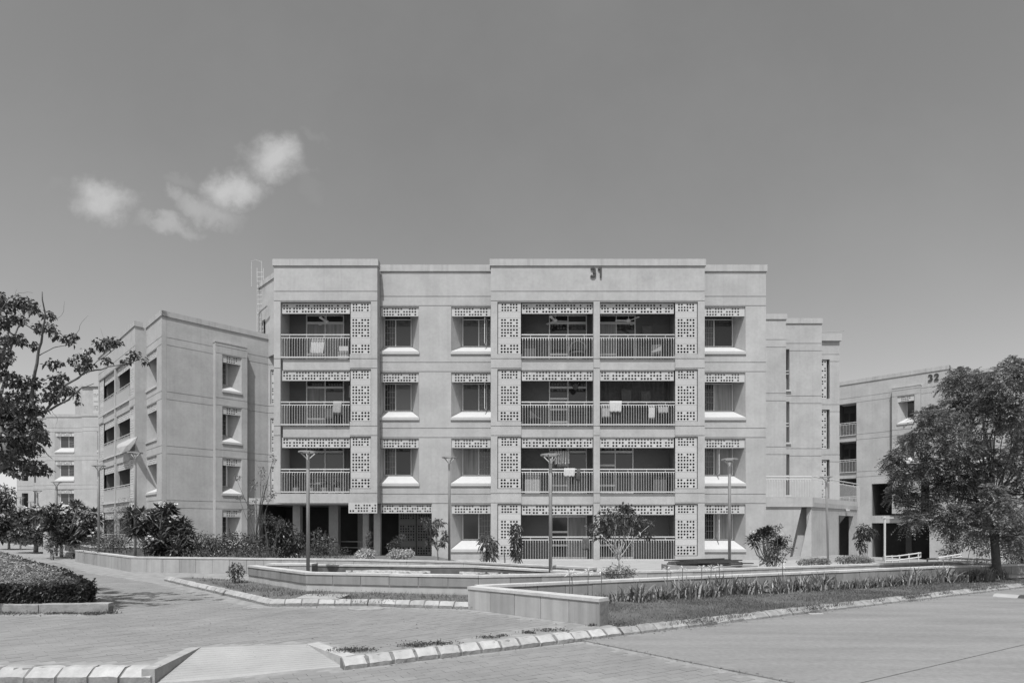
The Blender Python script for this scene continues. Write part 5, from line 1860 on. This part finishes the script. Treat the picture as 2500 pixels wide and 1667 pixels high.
shrub_px('leafy_shrub', 'broad leafy shrub against the base of the angled block', 500, 22.5, 0.34, [(490, 1318, 35, 22), (530, 1322, 30, 18), (560, 1330, 25, 22), (470, 1335, 20, 16)], 330, 0.11, 0.05, LEAF_M)
shrub_px('leafy_shrub', 'dark shrub with bright leaf tips under the small window', 580, 22.0, 0.34, [(585, 1318, 30, 20), (615, 1325, 25, 22), (560, 1312, 18, 18)], 330, 0.11, 0.05, LEAF_M)
shrub_px('leafy_shrub', 'dark glossy shrub left of the lamp in the pool', 690, 22.0, 0.34, [(690, 1295, 32, 28), (720, 1318, 28, 26), (665, 1320, 28, 26), (700, 1340, 45, 20)], 420, 0.13, 0.06, LEAF_D, stems=7)
shrub_px('leafy_shrub', 'glossy shrub with pale tips right of the lamp in the pool', 775, 21.5, 0.34, [(775, 1312, 24, 22), (800, 1325, 24, 20)], 420, 0.12, 0.055, LEAF_M)
shrub_px('fine_shrub', 'soft fine-leaved bush before the undercroft', 800, 20.8, 0.34, [(790, 1345, 45, 24), (830, 1350, 28, 18), (760, 1350, 25, 18)], 700, 0.06, 0.018, LEAF_M)
shrub_px('fine_shrub', 'soft fine-leaved bush beneath the thin flowering sapling', 640, 21.0, 0.34, [(620, 1348, 38, 20), (660, 1352, 30, 16), (585, 1350, 25, 14)], 600, 0.06, 0.018, LEAF_M)
shrub_px('variegated_shrub', 'rounded white-leaved shrub, left of the pair before the undercroft', 893, 20.2, 0.34, [(893, 1352, 24, 14), (880, 1358, 14, 9)], 2200, 0.07, 0.032, LEAF_V)
shrub_px('variegated_shrub', 'rounded white-leaved shrub, right of the pair before the undercroft', 980, 20.0, 0.34, [(970, 1353, 24, 14), (995, 1350, 17, 10)], 2200, 0.07, 0.032, LEAF_V)
shrub_px('small_shrub', 'small upright dark plant between the two white-leaved shrubs', 955, 21.2, 0.34, [(968, 1322, 12, 12), (982, 1310, 8, 6), (955, 1330, 12, 8)], 900, 0.09, 0.03, LEAF_M)
shrub_px('small_shrub', 'thin dark plant above the left white-leaved shrub', 898, 21.2, 0.34, [(899, 1318, 6, 18), (902, 1303, 4, 8)], 900, 0.07, 0.03, LEAF_M)
shrub_px('leafy_sapling', 'slender sapling with loose leaf clusters beside the second lamp post', 1068, 19.0, 0.34, [(1050, 1285, 14, 12), (1072, 1275, 12, 8), (1040, 1270, 8, 6), (1050, 1320, 12, 7), (1085, 1305, 6, 12), (1060, 1295, 12, 10), (1080, 1325, 6, 8)], 620, 0.13, 0.045, LEAF_M, stems=8, cat='sapling', droop=0.4, trunk=0.6, stem_r=0.012)
shrub_px('drooping_sapling', 'drooping narrow-leaved sapling before the ground-floor window', 1192, 18.2, 0.34, [(1192, 1325, 18, 20), (1185, 1312, 10, 8), (1200, 1350, 10, 16)], 420, 0.20, 0.04, LEAF_L, stems=4, cat='sapling', droop=0.9)
shrub_px('drooping_sapling', 'drooping narrow-leaved sapling at the perforated screen column', 1262, 18.2, 0.34, [(1260, 1290, 11, 14), (1260, 1320, 12, 22), (1260, 1350, 9, 14)], 480, 0.18, 0.038, LEAF_M, stems=4, cat='sapling', droop=0.9)
shrub_px('fine_shrub', 'tiny round bush at foot of the drooping sapling by the window', 1180, 18.0, 0.34, [(1180, 1362, 10, 9)], 1500, 0.05, 0.015, LEAF_L)
shrub_px('bare_sapling', 'nearly bare sapling between the two drooping ones', 1232, 18.1, 0.34, [(1231, 1345, 7, 12)], 60, 0.08, 0.03, LEAF_L, stems=3, cat='sapling')
shrub_px('small_tree', 'young tree with glossy leaves before the right paired balcony', 1510, 16.0, 0.34, [(1475, 1262, 24, 18), (1520, 1250, 28, 18), (1555, 1270, 22, 16), (1500, 1285, 30, 16), (1545, 1290, 26, 14), (1450, 1295, 16, 16), (1575, 1308, 22, 8), (1470, 1305, 20, 12), (1530, 1240, 18, 10), (1440, 1285, 8, 8), (1590, 1280, 6, 6)], 420, 0.13, 0.055, LEAF_M, stems=14, cat='tree', droop=0.2, bark=BARK_L, group=None, stem_r=0.016, trunk=0.55)
shrub_px('fine_shrub', 'spiky rounded bush at foot of the young tree', 1512, 14.2, 0.3, [(1512, 1395, 34, 20), (1490, 1398, 20, 16), (1535, 1398, 20, 14)], 900, 0.09, 0.014, LEAF_M)
shrub_px('leafy_shrub', 'small upright bush at the left corner of the pool', 576, 15.4, 0.2, [(578, 1398, 22, 18), (575, 1385, 14, 12)], 900, 0.07, 0.032, LEAF_D)
shrub_px('leafy_shrub', 'small bush at the kerb of the path before the frangipani', 127, 28.0, 0.15, [(127, 1338, 15, 14), (125, 1325, 10, 10)], 400, 0.10, 0.045, LEAF_M)
shrub_px('climbing_shrub', 'leafy shrub with a tall shoot before the low terrace block', 1895, 19.0, 0.3, [(1885, 1345, 22, 22), (1875, 1368, 24, 12), (1905, 1355, 16, 20), (1892, 1298, 10, 16), (1900, 1285, 6, 8), (1922, 1315, 8, 10), (1930, 1340, 8, 8)], 420, 0.09, 0.042, LEAF_M, stems=9)
shrub_px('groundcover_shrub', 'low pale groundcover along the wall, left of the leaning lamp', 1985, 20.5, 0.1, [(1965, 1372, 18, 8), (1990, 1370, 24, 9), (2015, 1370, 14, 9)], 1500, 0.06, 0.03, LEAF_L)
shrub_px('groundcover_shrub', 'low pale groundcover along the wall, right of the leaning lamp', 2085, 21.0, 0.1, [(2060, 1366, 20, 9), (2090, 1364, 26, 10), (2115, 1368, 18, 8)], 1500, 0.06, 0.03, LEAF_L)
shrub_px('small_tree', 'dark drooping tree at corner of the terrace block', 2112, 27.0, -0.3, [(2112, 1295, 20, 18), (2100, 1312, 14, 22), (2125, 1300, 14, 14), (2103, 1335, 8, 12)], 330, 0.16, 0.06, LEAF_D, stems=4, cat='tree', droop=0.7, group=None)
shrub_px('leafy_shrub', 'mixed shrub behind the handrail, left of the tree trunk', 2350, 24.5, -0.3, [(2330, 1330, 26, 24), (2370, 1318, 30, 26), (2400, 1340, 24, 22), (2310, 1348, 18, 12)], 330, 0.11, 0.05, LEAF_M)
shrub_px('leafy_shrub', 'pale mixed shrub behind the handrail, right of the tree trunk', 2475, 24.0, -0.3, [(2470, 1330, 30, 22), (2495, 1350, 30, 22), (2450, 1345, 20, 14)], 420, 0.09, 0.045, LEAF_L)
shrub_px('fine_shrub', 'dense low shrub right of the trunk above the lawn', 2480, 20.0, 0.1, [(2480, 1380, 35, 12), (2510, 1375, 30, 14)], 900, 0.06, 0.03, LEAF_M)
shrub_px('feathery_shrub', 'pale feathery bush between frangipani and the lamp at the wall end', 285, 26.0, 0.3, [(285, 1260, 26, 30), (310, 1235, 25, 22), (265, 1300, 28, 28), (300, 1310, 30, 30)], 520, 0.09, 0.016, LEAF_L, stems=8)
shrub_px('feathery_shrub', 'soft dark bush below the lamp at the wall end', 260, 25.6, 0.3, [(235, 1325, 30, 20), (280, 1328, 35, 20), (215, 1335, 25, 14)], 620, 0.07, 0.016, LEAF_M)
shrub_px('leafy_shrub', 'thin upright shrub between the lamp and the forked frangipani', 352, 23.0, 0.34, [(350, 1328, 14, 16), (358, 1345, 12, 8)], 420, 0.09, 0.03, LEAF_L)
shrub_px('flowering_sapling', 'wispy sapling with pale blossoms left of building 31', 625, 21.5, 0.34, [(645, 1180, 10, 10), (668, 1120, 6, 12), (655, 1215, 14, 10), (620, 1180, 9, 16), (578, 1165, 10, 8), (620, 1225, 12, 10), (665, 1205, 8, 12), (585, 1215, 12, 6), (615, 1250, 10, 8), (640, 1150, 8, 14)], 330, 0.07, 0.04, LEAF_L, stems=12, cat='sapling', bark=BARK_D, group=None, stem_r=0.013, trunk=1.0)
shrub_px('fine_shrub', 'feathery grey bush at the foot of the blossoming sapling', 660, 21.2, 0.34, [(650, 1268, 26, 18), (680, 1275, 20, 14)], 700, 0.08, 0.016, LEAF_M)
shrub_px('fine_shrub', 'low soft bushes under the flowering frangipani by the kerb', 180, 29.0, 0.2, [(175, 1335, 25, 12), (110, 1328, 22, 10), (210, 1340, 22, 12), (60, 1322, 22, 8)], 500, 0.08, 0.02, LEAF_M)
shrub_px('leafy_shrub', 'dark leafy shrub mass between the two small ground-floor windows of the angled block', 470, 23.5, 0.34, [(455, 1340, 25, 20), (500, 1345, 30, 16), (545, 1345, 25, 16), (520, 1328, 22, 14)], 360, 0.10, 0.045, LEAF_D)
shrub_px('leafy_shrub', 'glossy bush filling the bed behind the planter wall left of the undercroft', 640, 23.0, 0.34, [(625, 1335, 28, 20), (655, 1330, 22, 24), (600, 1345, 25, 14), (735, 1345, 25, 18)], 360, 0.11, 0.05, LEAF_D)
shrub_px('leafy_shrub', 'dark shrub filling the shade right of the tree trunk', 2490, 21.5, 0.0, [(2470, 1352, 25, 20), (2500, 1340, 28, 26), (2520, 1365, 30, 18)], 420, 0.09, 0.045, LEAF_D)
shrub_px('leafy_shrub', 'dark low shrub in shade below the grey handrail', 2360, 20.3, 0.0, [(2320, 1376, 30, 8), (2370, 1376, 32, 9), (2410, 1376, 22, 9)], 700, 0.07, 0.035, LEAF_D)
shrub_px('leafy_shrub', 'dark bush between the lamp at the wall end and the forked frangipani', 290, 24.0, 0.34, [(270, 1325, 26, 22), (300, 1330, 24, 20), (245, 1335, 20, 14)], 380, 0.09, 0.04, LEAF_D)
# posts: thin trunk guard beside the sapling
# far trees at the left edge
for (u0, Y, ells, lab) in ((10, 90, [(5, 1212, 30, 30), (22, 1235, 24, 30), (-20, 1230, 34, 38), (0, 1258, 42, 30), (28, 1265, 24, 22)], 'distant dense tree at the left edge beyond building 34'),
                           (30, 70, [(25, 1262, 16, 16), (45, 1268, 14, 12), (5, 1268, 16, 14)], 'distant low tree just before the left corner of building 34')):
    shrub_px('distant_tree', lab, u0, Y, 0.0, ells, 22, 0.5, 0.3, LEAF_M, stems=3, cat='tree', group=None, stem_r=0.12)

# ------------------------------------------------------------------ hedge bed at left
HZ = 0.59
HP = [Vector((-13.5, 10.62, 0)), Vector((-7.64, 10.62, 0)), Vector((-7.55, 10.8, 0)), Vector((-11.0, 14.75, 0)), Vector((-16.8, 20.6, 0)), Vector((-23.5, 27.5, 0)), Vector((-38, 42, 0)), Vector((-45, 42, 0)), Vector((-22, 16, 0))]
hedge = thing('clipped_hedge', 'broad clipped hedge bed filling the lower left edge', 'hedge', T(-8, 11, 0))
HO = Vector((-8, 11, 0))
body = MB()
body.poly([p - HO for p in HP], 0.1, HZ - 0.09)
inner = body.build('hedge_body', LEAF_D, hedge)


def hedge_points(n):
    pts = []
    while len(pts) < n:
        y = 10.55 + (NP.random() ** 1.9) * 24
        x = NP.uniform(-34, -7.2)
        u = 1250 + x / y * FPX
        if u < -60 or not inside((x, y), HP):
            continue
        pts.append((x, y))
    return np.array(pts)


tp = hedge_points(22000)
z_t = HZ - 0.06 + 0.05 * np.sin(tp[:, 0] * 2.1) * np.sin(tp[:, 1] * 1.7) + NP.uniform(-.05, .06, len(tp))
C1 = np.stack([tp[:, 0], tp[:, 1], z_t], 1)
D1 = NP.normal(size=(len(C1), 3)) * 0.8
D1[:, 2] = np.abs(D1[:, 2]) + 0.25
s1 = np.clip(tp[:, 1] / 14, 0.8, 2.2)
U1 = NP.normal(size=(len(C1), 3)) * 0.25 + np.array([0, -0.15, 1.0])
D1[:, 2] *= 0.35
V1 = leaf_verts(C1, D1, 0.062 * s1, 0.036 * s1, 0.1, U1)
nF = 8000
fx_ = NP.uniform(-9.6, -7.46, nF)
fz_ = NP.uniform(0.12, HZ + 0.04, nF)
C2 = np.stack([fx_, 10.58 + NP.uniform(-.09, .05, nF) - 0.04 * np.sin(fx_ * 5), fz_], 1)
D2 = NP.normal(size=(nF, 3)) * 0.8
D2[:, 1] -= 0.6
V2 = leaf_verts(C2, D2, NP.uniform(.045, .075, nF), NP.uniform(.025, .042, nF), 0.2)
nS = 9000
q = NP.random(nS) ** 1.6
a_, b2_ = np.array(HP[2][:2]), np.array(HP[5][:2])
seg = [np.array(HP[i][:2]) for i in (2, 3, 4, 5)]
t_ = q * 3
k_ = np.minimum(t_.astype(int), 2)
f_ = (t_ - k_)[:, None]
segA = np.array(seg)
sxy = segA[k_] * (1 - f_) + segA[k_ + 1] * f_ + NP.normal(size=(nS, 2)) * 0.05
C3 = np.stack([sxy[:, 0], sxy[:, 1], NP.uniform(0.12, HZ + 0.03, nS)], 1)
V3 = leaf_verts(C3, NP.normal(size=(nS, 3)) + np.array([0.5, -0.3, 0.2]), NP.uniform(.05, .09, nS), NP.uniform(.03, .05, nS), 0.2)
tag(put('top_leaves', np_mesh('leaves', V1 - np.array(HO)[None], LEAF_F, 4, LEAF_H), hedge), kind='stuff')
tag(put('side_leaves', np_mesh('leaves', np.concatenate([V2, V3]) - np.array(HO)[None], LEAF_F, 4, LEAF_D), hedge), kind='stuff')  # darker leaf colour on the sides paints their self-shadow
# its own edging
kerb(Vector((-10.5, 10.32, 0)), Vector((-6.95, 10.42, 0)), PZ, [(0, 0), (0, 0.15), (0.01, 0.16), (0.14, 0.16), (0.14, 0)], 1.2, 0.01, KERB_R, 'hk')


# ------------------------------------------------------------------ lily row, lawn grass, weeds
def lily_mesh(seed, n=26, h=0.45):
    rg = np.random.default_rng(seed)
    VV = []
    for i in range(n):
        a, lean = rg.uniform(0, 6.28), rg.uniform(0.05, 0.95)
        L = h * rg.uniform(0.6, 1.15)
        w = 0.030 * rg.uniform(0.8, 1.2)
        x0, y0 = rg.normal(0, 0.085, 2)
        d = np.array([math.cos(a), math.sin(a)])
        s = np.array([-d[1], d[0], 0]) * w / 2
        pts = []
        for f in (0, 0.5, 0.8, 1.0):
            r = lean * L * f ** 1.6
            z = L * f * (1 - 0.35 * lean * f)
            p = np.array([x0 + d[0] * r, y0 + d[1] * r, z])
            ww = (1.0, 0.95, 0.6, 0.05)[int(round(f * 3)) if f not in (0.5, 0.8) else (1 if f == 0.5 else 2)]
            pts += [p - s * ww, p + s * ww]
        VV.append(np.array(pts))
    return np_mesh('leaf_blades', np.concatenate(VV), [(0, 1, 3, 2), (2, 3, 5, 4), (4, 5, 7, 6)], 8, LEAF_S)


LIL = [lily_mesh(s, 38, 0.30 + 0.03 * s) for s in range(5)]
FLM = []
for s in range(2):
    rg = np.random.default_rng(50 + s)
    VV = []
    for i in range(18):
        a, e = rg.uniform(0, 6.28), rg.uniform(-0.2, 1.2)
        D = np.array([[math.cos(a) * math.cos(e), math.sin(a) * math.cos(e), math.sin(e)]])
        VV.append(leaf_verts(np.array([[0, 0, 0.62]]) + D * 0.02, D, np.array([0.11]), np.array([0.014]), 0.4, rng=rg))
    FLM.append(np_mesh('flower', np.concatenate(VV), LEAF_F, 4, PETAL))
STALK = MB().tube([(0, 0, 0), (0.01, 0, 0.3), (0, 0, 0.62)], 0.008, 5).mesh('stalk', LEAF_L)
wd = (WB1 - WB0)
wl_ = wd.length
wdir = wd / wl_
wnrm = Vector((wdir.y, -wdir.x))
for i in range(66):
    f = 1.3 + i * (wl_ + 2.5 - 1.3) / 66 + RND.uniform(-.16, .16)
    q = WB0 + wdir * f + wnrm * (0.32 + RND.uniform(-.12, .2))
    root = thing('spider_lily', 'strap-leaved lily clump in the row along the low wall', 'lily', T(q.x, q.y, 0.15) @ RZ(RND.uniform(0, 360)), 'lily clumps along the low wall')
    if i in (1, 2, 3, 5, 12, 14, 16, 17, 19, 26):
        root['label'] = 'lily clump raising a white spidery flower above the low wall'
    s = RND.choice((0.5, 0.7, 0.8, 0.9, 1.0, 1.1, 1.25)) * (0.85 if f < 3 else 1.0)
    put('leaf_blades', LIL[i % 5], root, Matrix.Scale(s, 4))
    if i in (1, 2, 3, 5, 12, 14, 16, 17, 19, 26):
        put('stalk', STALK, root, Matrix.Scale(1.0, 4))
        put('flower', FLM[i % 2], root)


def blades(region, n, hmin, hmax, z, name, m, bias=None, w=0.012):
    xs, ys = [p[0] for p in region], [p[1] for p in region]
    pts = []
    while len(pts) < n:
        X_ = NP.uniform(min(xs), max(xs), 4000)
        Y_ = NP.uniform(min(ys), max(ys), 4000)
        for x, y in zip(X_, Y_):
            if inside((x, y), region) and (bias is None or bias(x, y)):
                pts.append((x, y))
                if len(pts) >= n:
                    break
    A = np.array(pts)
    a = NP.uniform(0, 6.28, n)
    h = NP.uniform(hmin, hmax, n)
    ww = w * (A[:, 1] / 12.0).clip(0.8, 2)
    V = np.zeros((n, 3, 3))
    V[:, 0, :2] = A + np.stack([np.cos(a), np.sin(a)], 1) * ww[:, None] / 2
    V[:, 1, :2] = A - np.stack([np.cos(a), np.sin(a)], 1) * ww[:, None] / 2
    V[:, 2, :2] = A + NP.normal(size=(n, 2)) * h[:, None] * 0.6
    V[:, :2, 2] = z
    V[:, 2, 2] = z + h
    return np_mesh(name, V.reshape(-1, 3), [(0, 1, 2)], 3, m)


tag(put('grass', blades(LAWN, 60000, 0.015, 0.045, 0.158, 'grass', GRASSM, lambda x, y: RND.random() < (11.0 / y) ** 1.5 * (0.55 + 0.45 * math.sin(x * 1.9 + math.sin(y * 2.7))), w=0.009)), 'short dry lawn grass between the lily row and the road kerb', 'grass', kind='stuff')
SPILL = [KA + kd * 4.6 + kn * 0.17, KB + kd * 5 + kn * 0.17, KB + kd * 5 - kn * 0.22, KA + kd * 4.6 - kn * 0.22]
tag(put('grass', blades(SPILL, 5200, 0.03, 0.10, 0.12, 'grass', GRASSM, lambda x, y: math.sin(x * 2.3) + math.sin(x * 5.1 + 1) + RND.random() * 1.6 > 0.9)), 'scruffy grass spilling over the weathered road kerb', 'grass', kind='stuff')
BED = [K2[0] + Vector((0.6, .2, 0)), K2[1] + Vector((.1, .16, 0)), K2[4] + Vector((0, .16, 0)), Vector((-0.9, 12.4, 0)), Vector((-4.6, 13.3, 0)), Vector((-6.9, 15.7, 0))]
tag(put('grass', blades(BED, 3200, 0.02, 0.10, 0.215, 'grass', GRASSM, lambda x, y: math.sin(x * 3.1) * math.sin(y * 4.3) + RND.random() * 1.3 > 0.55)), 'patchy weeds and dry grass in the bed before the pool', 'grass', kind='stuff')
BED2 = [Vector((-12.5, 20.7, 0)), Vector((-5, 19.1, 0)), Vector((-1.4, 17.8, 0)), Vector((1.5, 15.6, 0)), Vector((1.5, 18, 0)), Vector((-5, 21, 0)), Vector((-12.5, 23, 0))]
tag(put('grass', blades(BED2, 6000, 0.06, 0.2, 0.335, 'grass', GRASSM)), 'weedy grass behind the long angled planter wall', 'grass', kind='stuff')
VW = []


def weeds_at(x, y, z, n, r, h):
    d = NP.normal(size=(n, 3))
    d[:, 2] = np.abs(d[:, 2]) + 0.2
    C = np.stack([x + NP.normal(size=n) * r, y + NP.normal(size=n) * r * 0.45, z + np.abs(NP.normal(size=n)) * h], 1)
    VW.append(leaf_verts(C, d, NP.uniform(.018, .04, n), NP.uniform(.01, .02, n), 0.2))


for (u, v, n, r, h) in ((865, 1588, 420, 0.13, 0.012), (1010, 1577, 200, 0.10, 0.012), (1040, 1573, 200, 0.14, 0.010), (1075, 1571, 160, 0.10, 0.014), (1195, 1556, 160, 0.09, 0.01), (1225, 1552, 60, 0.05, 0.008), (1290, 1545, 140, 0.06, 0.014),
                        (1350, 1539, 220, 0.14, 0.012), (1445, 1527, 80, 0.05, 0.01), (225, 1500, 260, 0.10, 0.02), (270, 1497, 160, 0.08, 0.03), (150, 1497, 120, 0.15, 0.01), (30, 1498, 220, 0.3, 0.012), (1160, 1487, 80, 0.04, 0.03)):
    g = G(u, v, PZ)
    weeds_at(g.x, g.y, PZ, n, r, h)
for q_ in range(14):
    weeds_at(-9.6 + q_ * 0.2 + RND.uniform(-.1, .1), 10.28, PZ, RND.randrange(20, 90), 0.07, 0.015)
for (x, y, n, r, h) in ((KA.x + kd.x * 8.6, KA.y + kd.y * 8.6, 420, 0.16, 0.05), (KA.x + kd.x * 12.0, KA.y + kd.y * 12.0, 300, 0.16, 0.05), (KA.x + kd.x * 5.7, KA.y + kd.y * 5.7, 400, 0.22, 0.05), (1.62, 9.15, 260, 0.12, 0.05)):
    weeds_at(x + kn.x * 0.1, y + kn.y * 0.1, 0.1, n, r, h)
for i in range(9):
    f = RND.random()
    p_ = K2[1].lerp(K2[4], f)
    weeds_at(p_.x, p_.y + 0.9 * RND.random() + .2, 0.22, 120, 0.12, 0.06)
tag(put('weeds', np_mesh('weeds', np.concatenate(VW), LEAF_F, 4, LEAF_M)), 'small creeping weeds in the paving joints and along kerbs', 'weeds', kind='stuff')
# balcony pot plants
for i, (x, h, lab) in enumerate(((-9.9, 0.75, 'tall potted conifer on the first-floor left balcony'), (-9.2, 0.35, 'leafy pot plant left of centre on the first-floor left balcony'), (-8.6, 0.45, 'bushy pot plant in the middle of the first-floor left balcony'), (-8.0, 0.35, 'small pot plant by the stool on the first-floor left balcony'))):
    r = thing('potted_plant', lab, 'pot plant', T(x, 27.75, B0 + FL), 'pots on the first-floor left balcony')
    MB().tube([(0, 0, 0), (0, 0, 0.28)], [0.12, 0.17], 12).build('pot', POT, r)
    leaves('foliage', r, [((0, 0, 0.3 + h * 0.5), (0.2 if i else 0.15, 0.2 if i else 0.15, h * 0.55))], 900, 0.09, 0.035, LEAF_D, 0.3, 0.1)
# canvas awning blown over a balcony of the angled block
aw = thing('canvas_awning', 'loose canvas sheet hanging out of a balcony on the angled block', 'awning', T(0, 0, 0))
def YL(u, off):
    c = (u - 1250) / FPX
    return 33.38 + (-20.02 - 33.38 * c) / (1 + c) - 0.15 - off


ap = [P(u, v, YL(u, o)) for u, v, o in ((337, 1066, 0.1), (329, 1083, 0.4), (316, 1100, 0.9), (299, 1105, 1.3), (286, 1093, 1.2), (289, 1085, 0.8), (316, 1072, 0.3), (312, 1087, 1.2))]
am = MB()
am.v = [tuple(p) for p in ap]
am.f = [(0, 7, 6), (6, 7, 5), (5, 7, 4), (4, 7, 3), (3, 7, 2), (2, 7, 1), (1, 7, 0)]
ao = am.build('canvas', TARP, aw)
ao.modifiers.new('thick', 'SOLIDIFY').thickness = 0.03

VL_ = []
for (a, b, n, sp, z) in ((KA + kn * 0.24, KB + kn * 0.24, 420, 0.05, RUP + 0.018), (j0, j0 + jd * 6, 160, 0.03, RUP + 0.018), (KL0 + Vector((0, -0.04, 0)), KL1 + Vector((0, -0.04, 0)), 40, 0.04, 0.012), (K2[1] + Vector((0, -.05, 0)), K2[4] + Vector((0, -.05, 0)), 140, 0.06, PZ + 0.004), (Vector((-10, 10.25, 0)), Vector((-6.7, 10.3, 0)), 260, 0.08, PZ + 0.004), (Vector((-5, 8.2, 0)), Vector((1, 9.2, 0)), 90, 0.8, PZ + 0.004)):
    t = NP.random(n)[:, None]
    C = np.array(a)[None] * (1 - t) + np.array(b)[None] * t + NP.normal(size=(n, 3)) * sp
    C[:, 2] = z
    D = NP.normal(size=(n, 3))
    D[:, 2] = np.abs(D[:, 2]) * 0.15
    VL_.append(leaf_verts(C, D, NP.uniform(.012, .05, n), NP.uniform(.006, .02, n), 0.0))
tag(put('leaf_litter', np_mesh('leaf_litter', np.concatenate(VL_), LEAF_F, 4, LITTER)), 'dry leaf litter scattered along kerbs and joints', 'litter', kind='stuff')


def chair_on(x, y, z, ang, lab, m):
    r = thing('plastic_chair', lab, 'chair', T(x, y, z) @ RZ(ang))
    MB().box(-0.22, 0.22, -0.22, 0.22, 0.42, 0.46).build('seat', m, r)
    MB().box(-0.22, 0.22, 0.19, 0.23, 0.47, 0.88).build('backrest', m, r)
    for sx in (-0.2, 0.2):
        for sy in (-0.2, 0.2):
            MB().tube([(sx, sy, 0), (sx * 0.95, sy * 0.95, 0.42)], 0.018, 6).build('leg', m, r)


def cupboard(x, y, z, w, h, lab, m):
    r = thing('cupboard', lab, 'cupboard', T(x, y, z))
    MB().box(0, w, 0, 0.35, 0, h).build('body', m, r)
    for i in range(2):
        MB().box(0.01 + i * w / 2, w / 2 - 0.01 + i * w / 2, -0.018, -0.001, 0.04, h - 0.03).build('door', m, r)


chair_on(1.1, 28.0, B0 + FL * 2, 20, 'dark plastic chair in the balcony with the wall fan', CLOTH_D)
chair_on(6.7, 28.0, B0 + FL * 3, -15, 'pale plastic chair in the top balcony right of the central pier', CLOTH_G)
chair_on(-8.4, 28.05, B0 + FL * 2, 170, 'dark plastic chair in the second-floor left balcony', CLOTH_D)
cupboard(0.55, 28.2, B0 + FL * 3, 0.55, 1.5, 'narrow dark shoe rack in the top balcony left of the central pier', CLOTH_D)
cupboard(6.6, 28.2, B0 + FL * 1, 0.6, 0.85, 'low dark cupboard in the first-floor balcony right of the pier', CLOTH_D)
cupboard(0.6, 28.2, B0 + FL * 1, 0.7, 1.0, 'low cupboard in the first-floor balcony below the striped towel', CLOTH_G)
cloth(0.4, 0.55, 'grey towel over the railing of the second-floor left balcony', T(-8.1, YR, rz_(2) + 1.05), CLOTH_G)
cloth(0.5, 0.8, 'dark cloth hung inside the top balcony right of the pier', T(6.1, 28.3, rz_(3) + 1.75), CLOTH_D)
cloth(0.3, 0.55, 'dark towel over the railing of the ground-floor balcony by the pier', T(3.2, YR, B0 + 1.05), CLOTH_D)
